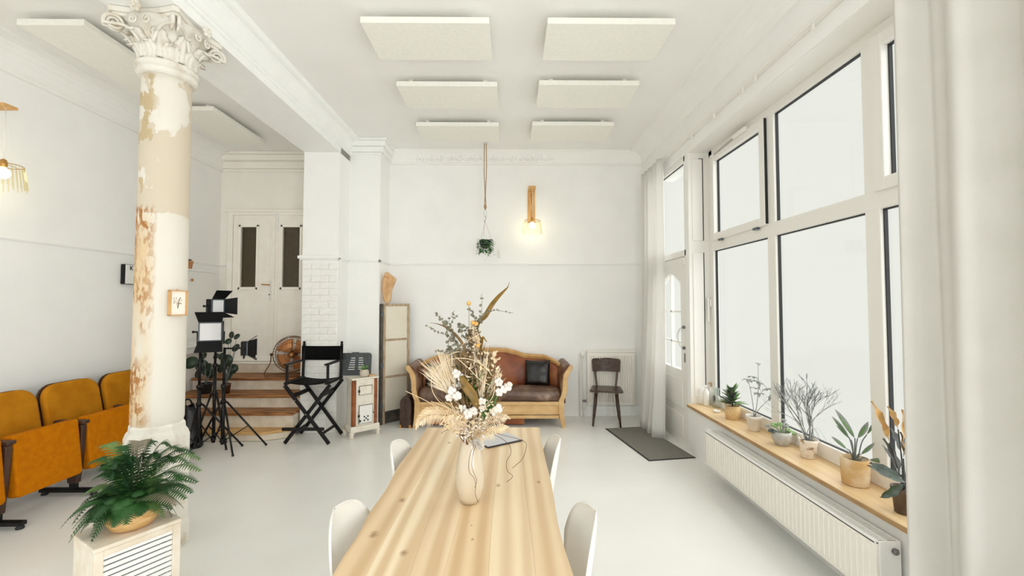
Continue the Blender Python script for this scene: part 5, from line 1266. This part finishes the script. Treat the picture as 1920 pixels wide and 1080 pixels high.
# tiny terracotta pot on the cupboard
q = Vector((-4.165, 5.62, 2.045)); tp = thing('terracotta_pot', tuple(q), 'tiny terracotta pot with dark sprigs on the white cupboard', 'plant')
MB().lathe([(.022, 0), (.034, .085), (.038, .085), (.038, .105), (.03, .105), (.03, .09)], 18, q + Vector((0, 0, .001))).build('pot', 'terra', tp, smooth=True)
m_ = MB()
for i in range(16): a = i * 2.4; m_.leaf(q + Vector((0, 0, .1)), (math.cos(a), math.sin(a), U(.5, 2)), U(.03, .065), .018)
m_.build('foliage', 'leafdk2', tp)

# ------------------------------------------------------------------ fan
fc = ony(549, 664, 5.93); fx, fy, fz = fc.x, 5.93, fc.z
fan = thing('floor_fan', (fx, fy, .61), 'round copper desk fan standing on the top step', 'fan', .2)
def fl_(): return loc_mb(fan)
R_ = .25; cz_ = fz - .61
m_ = fl_()
for yy, rr in ((-.055, .94), (0, 1.0), (.055, .94)): m_.tube([(R_ * rr * math.cos(t * PI / 20), yy, cz_ + R_ * rr * math.sin(t * PI / 20)) for t in range(40)], .0045, 6, closed=True)
for rr in (.35, .65): m_.tube([(R_ * rr * math.cos(t * PI / 15), -.075, cz_ + R_ * rr * math.sin(t * PI / 15)) for t in range(30)], .003, 5, closed=True)
for k in range(40):
    a = k * 2 * PI / 40; 
    for s_ in (-1, 1): m_.tube([(R_ * .1 * math.cos(a), s_ * .085, cz_ + R_ * .1 * math.sin(a)), (R_ * .6 * math.cos(a), s_ * .08, cz_ + R_ * .6 * math.sin(a)), (R_ * math.cos(a), 0, cz_ + R_ * math.sin(a))], .0016, 4)
m_.build('wire_cage', 'fanc', fan, smooth=True)
for k in range(4):
    m_ = fl_(); a0 = k * PI / 2 + .4
    m_.grid(lambda u, v: Vector(((.03 + .18 * u) * math.cos(a0 + (v - .3) * (1.1 + .2 * u)), .02 - .04 * v, cz_ + (.03 + .18 * u) * math.sin(a0 + (v - .3) * (1.1 + .2 * u)))), 8, 8); m_.build('fan_blade', 'fanb', fan, smooth=True, solid=.002)
m_ = fl_(); m_.lathe([(.035, 0), (.035, .03), (.02, .045)], 18, (0, -.035, cz_), (0, -1, 0)); m_.build('hub', 'fanb', fan, smooth=True)
m_ = fl_(); m_.lathe([(.05, 0), (.055, .03), (.05, .10), (.02, .12)], 18, (0, .0, cz_), (0, 1, 0)); m_.build('motor', 'dwood', fan, smooth=True)
m_ = fl_(); m_.tube(bez([(-R_ - .02, 0, cz_ - .02), (-R_ - .035, -.0, cz_ - .12), (-R_ - .06, -.10, .012), (0, -.13, .01), (R_ + .06, -.10, .012), (R_ + .035, 0, cz_ - .12), (R_ + .02, 0, cz_ - .02)], 6), .007, 8); m_.tube(bez([(-R_ - .055, -.08, .02), (-.1, .10, .01), (.1, .10, .01), (R_ + .055, -.08, .02)], 6), .006, 8); m_.build('base_frame', 'fanc', fan, smooth=True)
for s_ in (-1, 1): m_ = fl_(); m_.sph((s_ * (R_ + .02), 0, cz_), .02, 10, 7); m_.build('pivot_knob', 'dwood', fan, smooth=True)

# ------------------------------------------------------------------ light box sign
sg = thing('letter_board', (-4.19, 4.9, 1.92), 'white letter board with black edge on the left wall behind the column', 'sign')
y0s, y1s = 4.66, 5.36
MB().box((-4.198, y0s, 1.805), (-4.15, y1s, 2.022)).build('box_body', 'black', sg, bevel=.003)
MB().box((-4.151, y0s + .004, 1.81), (-4.146, y1s - .004, 2.017)).build('board_face', 'litface', sg)
for z in (1.88, 1.95): MB().box((-4.147, y0s + .01, z), (-4.144, y1s - .01, z + .003)).build('letter_rail', 'white', sg)
def text(body, size, mtx, m_, parent, name='lettering'):
    cu = bpy.data.curves.new(name, 'FONT'); cu.body = body; cu.size = size; cu.extrude = .0006; cu.offset = .0015; cu.space_character = 1.35
    tmp = bpy.data.objects.new('t', cu); C.objects.link(tmp); dg = bpy.context.evaluated_depsgraph_get()
    me = bpy.data.meshes.new_from_object(tmp.evaluated_get(dg)); bpy.data.objects.remove(tmp)
    me.transform(parent.matrix_basis.inverted() @ mtx); me.materials.clear(); me.materials.append(M[m_])
    o = bpy.data.objects.new(name, me); C.objects.link(o); o.parent = parent; return o
Rt = Matrix(((0, 0, 1, 0), (1, 0, 0, 0), (0, 1, 0, 0), (0, 0, 0, 1)))
text('KLI', .062, Matrix.Translation((-4.1445, 4.712, 1.962)) @ Rt, 'ink', sg)
text('L', .062, Matrix.Translation((-4.1445, 4.775, 1.892)) @ Rt, 'ink', sg)

# ------------------------------------------------------------------ picture on the column
an = math.radians(-20); nx, ny = math.cos(an), math.sin(an)
pcx = Vector((-2.32 + .150 * nx, 2.88 + .150 * ny, 1.60))
pf = thing('framed_picture', tuple(pcx), 'small wooden box frame with pressed flowers hung on the column', 'picture', an + PI / 2)
def pl_(): return loc_mb(pf)
m_ = pl_(); w2, h2, dpt = .054, .083, .030
for (a, b) in (((-w2, -dpt, -h2), (-w2 + .007, 0, h2)), ((w2 - .007, -dpt, -h2), (w2, 0, h2)), ((-w2, -dpt, h2 - .007), (w2, 0, h2)), ((-w2, -dpt, -h2), (w2, 0, -h2 + .007))): m_.box(a, b)
m_.build('frame', 'framew', pf)
pl_().box((-w2 + .006, -.016, -h2 + .006), (w2 - .006, -.004, h2 - .006)).build('backing_paper', 'paper', pf)
m_ = pl_(); rp_ = random.Random(5)
for i in range(14):
    x1_, z1_ = rp_.uniform(-.025, .025), rp_.uniform(-.01, .035); m_.tube([(0, -.0165, -.04), (x1_ * .4, -.0165, 0), (x1_, -.0165, z1_)], .0005, 4); m_.sph((x1_, -.017, z1_), .0032, 6, 4, (1, .2, 1))
m_.build('pressed_flowers', 'browndry', pf)
pl_().sph((0, -.005, h2 + .004), .004, 8, 6).build('hanging_pin', 'brass', pf)
# a small bridge hook so the frame meets the curved shaft
pl_().box((-.01, .0, h2 - .03), (.01, .012, h2 - .01)).build('hook', 'brass', pf)

# ------------------------------------------------------------------ hanging plant
hp = ony(909, 458, 5.75); hx, hy = -.306, 5.75
hg = thing('hanging_plant', (hx, hy, 2.3), 'small trailing green plant hanging on a long jute rope from the ceiling', 'plant')
MB().lathe([(.035, -.012), (.035, 0)], 16, (hx, hy, CZ)).build('ceiling_plate', 'upvc', hg, smooth='auto')
zr = lambda py: ony(909, py, hy).z
for dx in (-.012, .012): MB().tube(bez([(hx + dx, hy, CZ - .005), (hx + dx * 1.3, hy, 3.4), (hx + dx * .3, hy, 3.1), (hx + dx * .8, hy, zr(386))], 6), .006, 7).build('rope', 'rope', hg, smooth=True)
MB().sph((hx, hy, zr(388)), .02, 10, 8, (1, 1, 1.8), jit=.15).build('rope_knot', 'rope', hg, smooth=True)
m_ = MB(); m_.tube([(hx + .017 * math.sin(t * PI / 8), hy, (zr(400)) + .05 * math.cos(t * PI / 8)) for t in range(16)], .003, 6, closed=True); m_.build('carabiner', 'chrome', hg, smooth=True)
m_ = MB(); m_.tube(bez([(hx, hy, zr(405)), (hx + .012, hy, zr(408)), (hx - .0, hy, zr(412)), (hx - .01, hy, zr(416))], 5), .003, 6); m_.build('hook', 'black', hg, smooth=True)
zt = zr(414); zp = zr(445)
m_ = MB()
for k in range(3): a = k * 2.09 + .3; m_.tube([(hx, hy, zt), (hx + .075 * math.cos(a), hy + .075 * math.sin(a), zp)], .0016, 5)
m_.build('hanger_string', 'rope', hg)
zc = zr(458)
MB().lathe([(.03, -.06), (.065, -.03), (.078, .03), (.08, .055), (.07, .055)], 20, (hx, hy, zc)).build('pot', 'blackpot', hg, smooth=True)
m_ = MB()
for i in range(150):
    a = U(0, 2 * PI); zz = U(-.11, .07); rr = .085 * math.sqrt(max(.05, 1 - (zz / .15) ** 2)); m_.leaf((hx + rr * math.cos(a), hy + rr * math.sin(a), zc + zz), (math.cos(a), math.sin(a), U(-.8, .5)), U(.035, .055), .028, droop=.3)
m_.build('foliage', 'leafmid', hg)
m_ = MB()
for i in range(34):
    a = U(0, 2 * PI); rr = U(.07, .13); m_.leaf((hx + rr * math.cos(a), hy + rr * math.sin(a) * .6, zc + U(-.14, .07)), (math.cos(a), math.sin(a), U(-1, .8)), U(.03, .045), .015)
for i in range(6):
    x = hx + U(-.1, .1); m_.tube([(x, hy, zc - .02), (x + U(-.02, .02), hy, zc - U(.12, .19))], .0012, 4)
m_.leaf((hx, hy, zc - .19), (.1, 0, -1), .04, .015); m_.build('trailing_stem', 'leafdk2', hg)

# ------------------------------------------------------------------ wall lamps
def lamp(base, rz, label):
    """local: wall plane at y=0, lamp sticks out towards -y"""
    t = thing('wall_lamp', base, label, 'lamp', rz, 'wooden wall lamps with bare bulbs')
    def l_(): return loc_mb(t)
    l_().box((-.052, -.022, -.25), (.052, -.001, .22)).build('wall_board', 'lampw', t, bevel=.003)
    l_().box((-.052, -.25, .20), (.052, -.022, .222)).build('top_arm', 'lampw', t, bevel=.003)
    m_ = l_(); m_.bar((0, -.024, .17), (.008, -.024, .0), .012, .003, (0, 1, 0)); m_.bar((.012, -.024, 0), (-.005, -.024, -.2), .008, .003, (0, 1, 0)); m_.build('grain_groove', 'lampw2', t)
    l_().tube([(0, -.21, .20), (0, -.21, -.22)], .003, 6).build('cable', 'upvc', t, smooth=True)
    l_().lathe([(.02, -.28), (.024, -.25), (.018, -.22), (.006, -.21)], 14, (0, -.21, 0)).build('socket', 'brass', t, smooth=True)
    b = l_(); b.sph((0, -.21, -.325), .042, 18, 12); b.lathe([(.02, -.295), (.018, -.27)], 14, (0, -.21, 0)); b.build('bulb', 'bulb', t, smooth=True)
    m_ = l_(); m_.tube([(.11 * math.cos(k * PI / 12), -.21 + .11 * math.sin(k * PI / 12), -.26) for k in range(24)], .003, 5, closed=True); m_.tube([(0, -.21, -.24), (.11, -.21, -.26)], .002, 4); m_.tube([(0, -.21, -.24), (-.11, -.21, -.26)], .002, 4); m_.build('shade_ring', 'brass', t)
    m_ = l_()
    for k in range(30):
        a = k * 2 * PI / 30; r1 = .11; r2 = .135; m_.tube([(r1 * math.cos(a), -.21 + r1 * math.sin(a), -.26), (r2 * math.cos(a), -.21 + r2 * math.sin(a), -.26 - U(.17, .20))], .0042, 6)
    m_.build('glass_rod', 'shade', t, stuff=True)
    p = t.matrix_basis @ Vector((0, -.21, -.325))
    light('lamp_glow', 'POINT', 12, (p.x, p.y, p.z - .0), (0, 0, 0), (1, .83, .42), shadow_soft_size=.044).parent = None
lamp((.34, 6.10, 3.00), 0, 'wooden wall lamp with glowing bulb on the back wall above the sofa')
lamp((-4.2, 3.38, 2.95), PI / 2, 'wooden wall lamp with glowing bulb on the left wall, cut by the frame')
q = ony(937, 476, 6.09); th = thing('wall_sensor', (q.x, 6.1, q.z), 'slim white upright device on the back wall near the hanging plant', 'device')
MB().box((q.x - .012, 6.06, q.z - .06), (q.x + .012, 6.099, q.z + .05)).build('sensor_body', 'white', th, bevel=.005)

# ------------------------------------------------------------------ sill items
def pot_at(px, py): 
    p = onz(px, py, SZ); return p.x, p.y
def potted(name, px, py, prof, pm_, label, dx=0, dy=0):
    x, y = pot_at(px, py); x += dx; y += dy
    t = thing(name, (x, y, SZ), label, 'plant'); rr = max(r_ for r_, z_ in prof)
    MB().lathe(prof, 32, (x, y, SZ + .001)).build('pot', pm_, t, smooth=True)
    hz = prof[-1][1]; MB().lathe([(.001, 0), (prof[-1][0], 0)], 24, (x, y, SZ + hz + .002), cap=False).build('soil', 'soil', t)
    return t, Vector((x, y, SZ + hz))
# 1 bushy plant in woven pot
t, b_ = potted('bushy_plant', 1374, 785, [(.058, 0), (.062, .004), (.064, .06), (.063, .12), (.058, .12), (.056, .105)], 'weave', 'bushy spiky green plant in a woven straw pot, furthest on the sill')
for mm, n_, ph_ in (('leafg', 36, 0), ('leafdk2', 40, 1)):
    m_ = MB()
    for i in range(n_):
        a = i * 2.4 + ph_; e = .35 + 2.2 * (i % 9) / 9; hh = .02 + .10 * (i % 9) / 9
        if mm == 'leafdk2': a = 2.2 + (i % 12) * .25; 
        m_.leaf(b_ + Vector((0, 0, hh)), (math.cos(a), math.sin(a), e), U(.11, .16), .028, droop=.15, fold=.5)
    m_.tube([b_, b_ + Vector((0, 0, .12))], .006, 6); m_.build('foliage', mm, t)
# 2 pale umbrella plant in white pot
t, b_ = potted('umbrella_plant', 1416, 807, [(.04, 0), (.045, .004), (.056, .10), (.06, .10), (.062, .125), (.056, .125), (.052, .105)], 'whitepot', 'thin pale branching plant in a plain white pot', dx=-.01)
def bp(px, py, d=0): return ony(px, py, b_.y + d)
brs = [[b_, bp(1419, 760), bp(1422, 720), bp(1421, 682)], [b_, bp(1412, 760), bp(1406, 725), bp(1402, 712)], [b_, bp(1425, 765), bp(1442, 748), bp(1444, 735)], [bp(1423, 730), bp(1428, 718), bp(1440, 730)]]
m_ = MB()
for q in brs: m_.tube(bez(q, 6), [.004 * (1 - .6 * i / (6 * (len(q) - 1))) for i in range(6 * (len(q) - 1) + 1)], 5)
m_.build('branch', 'twig', t, smooth=True)
for (px, py, n_) in ((1421, 682, 3), (1402, 712, 5), (1410, 706, 5), (1418, 715, 5), (1422, 738, 5), (1441, 730, 5), (1448, 728, 5), (1452, 740, 5), (1415, 728, 4), (1446, 745, 4)):
    c = bp(px, py, U(-.03, .03))
    for i in range(n_):
        a = i * 2 * PI / n_ + U(0, 1); MB().leaf(c, (math.cos(a), math.sin(a), U(-.3, .5)), U(.045, .065) * (.6 if n_ == 3 else 1), .030, droop=.35, fold=.3).build('leaf', 'leafpale', t)
# 3 succulent in grey bowl
t, b_ = potted('succulent', 1466, 834, [(.04, 0), (.045, .004), (.064, .045), (.068, .08), (.062, .10), (.057, .10), (.055, .085)], 'greypot', 'small succulent in a rounded grey bowl')
for (px, py, r_, mm) in ((1447, 808, .026, 'succd'), (1455, 810, .02, 'succd'), (1452, 797, .028, 'succ'), (1462, 795, .02, 'succ'), (1472, 797, .03, 'leafpale'), (1478, 806, .024, 'succ'), (1487, 812, .022, 'succ'), (1492, 815, .014, 'succ'), (1470, 788, .018, 'leafpale'), (1440, 799, .018, 'leafpale')):
    c = ony(px, py, b_.y + U(-.03, .03)); m_ = MB()
    for i in range(7):
        a = i * 2.4; m_.sph(c + Vector((math.cos(a), math.sin(a) * .6, math.sin(a) * .5)) * r_ * .55, r_ * .55, 8, 6, (1, .7, .6))
    lo_ = m_.build('leaf_rosette', mm, t, smooth=True); MB().tube([b_, c], .004, 5).build('stem', mm, lo_)
m_ = MB(); m_.tube(bez([ony(1495, 813, b_.y), ony(1492, 826, b_.y - .02), ony(1488, 838, b_.y - .02)], 5), .0015, 4); m_.build('root', 'twig', t)
# 4 twiggy plant
t, b_ = potted('pencil_plant', 1516, 858, [(.04, 0), (.044, .004), (.053, .10), (.058, .11), (.06, .128), (.054, .128), (.051, .11)], 'specpot', 'leafless twiggy plant in a weathered speckled pot')
rt = random.Random(4)
def grow(mb, p, d, l, r_, dep):
    k = 3; pts = [p]
    for i in range(k):
        d = (d + Vector((rt.uniform(-.25, .25), rt.uniform(-.25, .25), rt.uniform(-.1, .12)))).normalized(); pts.append(pts[-1] + d * l / k)
    mb.tube(pts, [r_ * (1 - .2 * i / k) for i in range(k + 1)], 4, cap=False)
    if dep > 0:
        for _ in range(rt.choice((2, 2, 3))):
            nd = (d + Vector((rt.uniform(-.36, .36), rt.uniform(-.45, .45), rt.uniform(-.1, .45)))).normalized(); grow(mb, pts[-1 - (rt.random() < .3)], nd, l * rt.uniform(.62, .85), r_ * .72, dep - 1)
for s_ in range(2):
    m_ = MB()
    for i in range(5 if s_ else 3):
        a = rt.uniform(0, 2 * PI); grow(m_, b_ + Vector((math.cos(a), math.sin(a), 0)) * .02, Vector((math.cos(a) * .09, math.sin(a) * .12, 1)).normalized(), .145, .0033 if s_ else .005, 4)
    m_.build('twigs', 'twig' if s_ else 'twigd', t, stuff=True)
m_ = MB()
for i in range(6):
    e = Vector((U(.04, .17), U(-.08, .08), U(-.14, .05))); m_.tube(bez([b_, b_ + e * .5 + Vector((0, 0, .09)), b_ + e], 5), .0009, 4)
m_.build('hanging_twig', 'twig', t)
# 5 long leaved plant in jute pot
t, b_ = potted('paddle_leaf_plant', 1604, 908, [(.058, 0), (.065, .004), (.069, .05), (.071, .14), (.07, .155), (.064, .155), (.062, .125)], 'weave2', 'long-leaved plant with pale leaf edges in a two-tone jute pot')
for (sx, sy, ex, ey, wd, d) in ((1603, 822, 1565, 767, .042, -.02), (1592, 820, 1559, 780, .028, .03), (1608, 822, 1628, 790, .040, -.03), (1625, 815, 1644, 785, .022, .03), (1614, 852, 1640, 830, .026, -.02), (1588, 842, 1558, 818, .024, .0), (1630, 862, 1660, 865, .026, -.02), (1596, 825, 1567, 797, .018, .05)):
    s0 = ony(sx, sy, b_.y + d); e0 = ony(ex, ey, b_.y + d * 1.6); dd = e0 - s0
    lo_ = MB().leaf(s0, dd, dd.length, wd, up=(.2, -1, .3), droop=.0, fold=.25, n=8, peak=.5).build('leaf', 'leafgrey', t, smooth=True)
    ms_ = MB().leaf(s0 + Vector((-.002, -.003, 0)) + dd * .08, dd, dd.length * .75, wd * .42, up=(.2, -1, .3), droop=.0, fold=.25, n=6, peak=.4).build('green_centre', 'leafg', lo_, smooth=True)
    MB().tube(bez([b_ + Vector((U(-.01, .01), U(-.01, .01), -.02)), b_.lerp(s0, .55) + Vector((0, 0, .02)), s0], 5), .0032, 6).build('leaf_stalk', 'leafgrey', lo_, smooth=True)
# 6 patterned plant, half dried, behind near curtain
t, b_ = potted('calathea', 1693, 962, [(.034, 0), (.038, .004), (.045, .10), (.05, .105), (.051, .13), (.045, .13), (.043, .115)], 'darkpot', 'tall half-dried plant in a dark brown pot, cut by the near curtain', dx=.005)
for (sx, sy, ex, ey, wd, mm, d) in ((1668, 830, 1634, 752, .055, 'leafyel', .03), (1684, 805, 1664, 762, .05, 'leafyel', .02), (1694, 860, 1692, 768, .06, 'leafyel', 0), (1690, 890, 1656, 822, .055, 'leafdk2', .02), (1692, 898, 1630, 868, .045, 'leafdark', -.02), (1698, 905, 1626, 872, .042, 'leafdark', -.03), (1694, 908, 1650, 933, .045, 'leafdark', -.03), (1700, 860, 1688, 810, .05, 'leafdk2', .0), (1672, 862, 1654, 834, .02, 'leafdk2', .0), (1690, 850, 1668, 800, .045, 'leafdk2', .03), (1700, 900, 1720, 820, .05, 'leafdk2', .03)):
    s0 = ony(sx, sy, b_.y + d); e0 = ony(ex, ey, b_.y + d * 1.5); dd = e0 - s0
    lo_ = MB().leaf(s0, dd, dd.length, wd, up=(.4, -1, .3), droop=.0, fold=.4, n=9, wave=.1, peak=.5).build('leaf', mm, t, smooth=True)
    MB().tube(bez([b_, b_.lerp(s0, .5) + Vector((.005, 0, .0)), s0], 4), .003, 6).build('leaf_stalk', 'leafdk2', lo_, smooth=True)
# bottles and glass by the post
def prop(name, px, py, prof, mm, label, cat, extra=None, dx=0, dy=0):
    p = onz(px, py, SZ); t = thing(name, (p.x + dx, p.y + dy, SZ), label, cat)
    MB().lathe(prof, 20, (p.x + dx, p.y + dy, SZ + .0008)).build('body', mm, t, smooth=True)
    if extra: extra(t, Vector((p.x + dx, p.y + dy, SZ)))
    return t
def pump(mm, z): 
    def f_(t, p):
        MB().tube([p + Vector((0, 0, z)), p + Vector((0, 0, z + .03))], .005, 8).build('pump_neck', mm, t, smooth=True)
        MB().cbox(p + Vector((-.012, -.004, z + .034)), (.042, .016, .010)).build('pump_head', mm, t, bevel=.003)
    return f_
bt = [(.027, 0), (.029, .004), (.029, .135), (.022, .155), (.012, .165), (.012, .175)]
prop('pump_bottle', 1328, 760, bt, 'soap', 'white pump bottle on the sill, in front of the other bottles', 'bottle', pump('soap', .17), dx=-.02)
prop('pump_bottle', 1338, 757, [(.028, 0), (.03, .004), (.03, .15), (.024, .17), (.013, .18)], 'soap', 'white bottle with amber pump between white bottle and glass vase', 'bottle', pump('amber', .18), dx=-.02)
prop('white_canister', 1319, 757, [(.033, 0), (.036, .004), (.036, .16), (.03, .165)], 'soap', 'plain white canister closest to the entrance door on the sill', 'canister', dx=-.01, dy=.0)
prop('glass_vase', 1350, 764, [(.035, 0), (.052, .012), (.06, .05), (.052, .09), (.028, .125), (.026, .17), (.034, .20), (.031, .20), (.024, .17), (.025, .125)], 'cglass', 'clear round glass vase on the sill beside the pump bottles', 'vase', dx=-.035)
prop('small_dish', 1350, 773, [(.024, 0), (.03, .003), (.033, .018), (.029, .018), (.026, .008)], 'soap', 'tiny white dish on the sill in front of the glass vase', 'dish', dx=-.03)
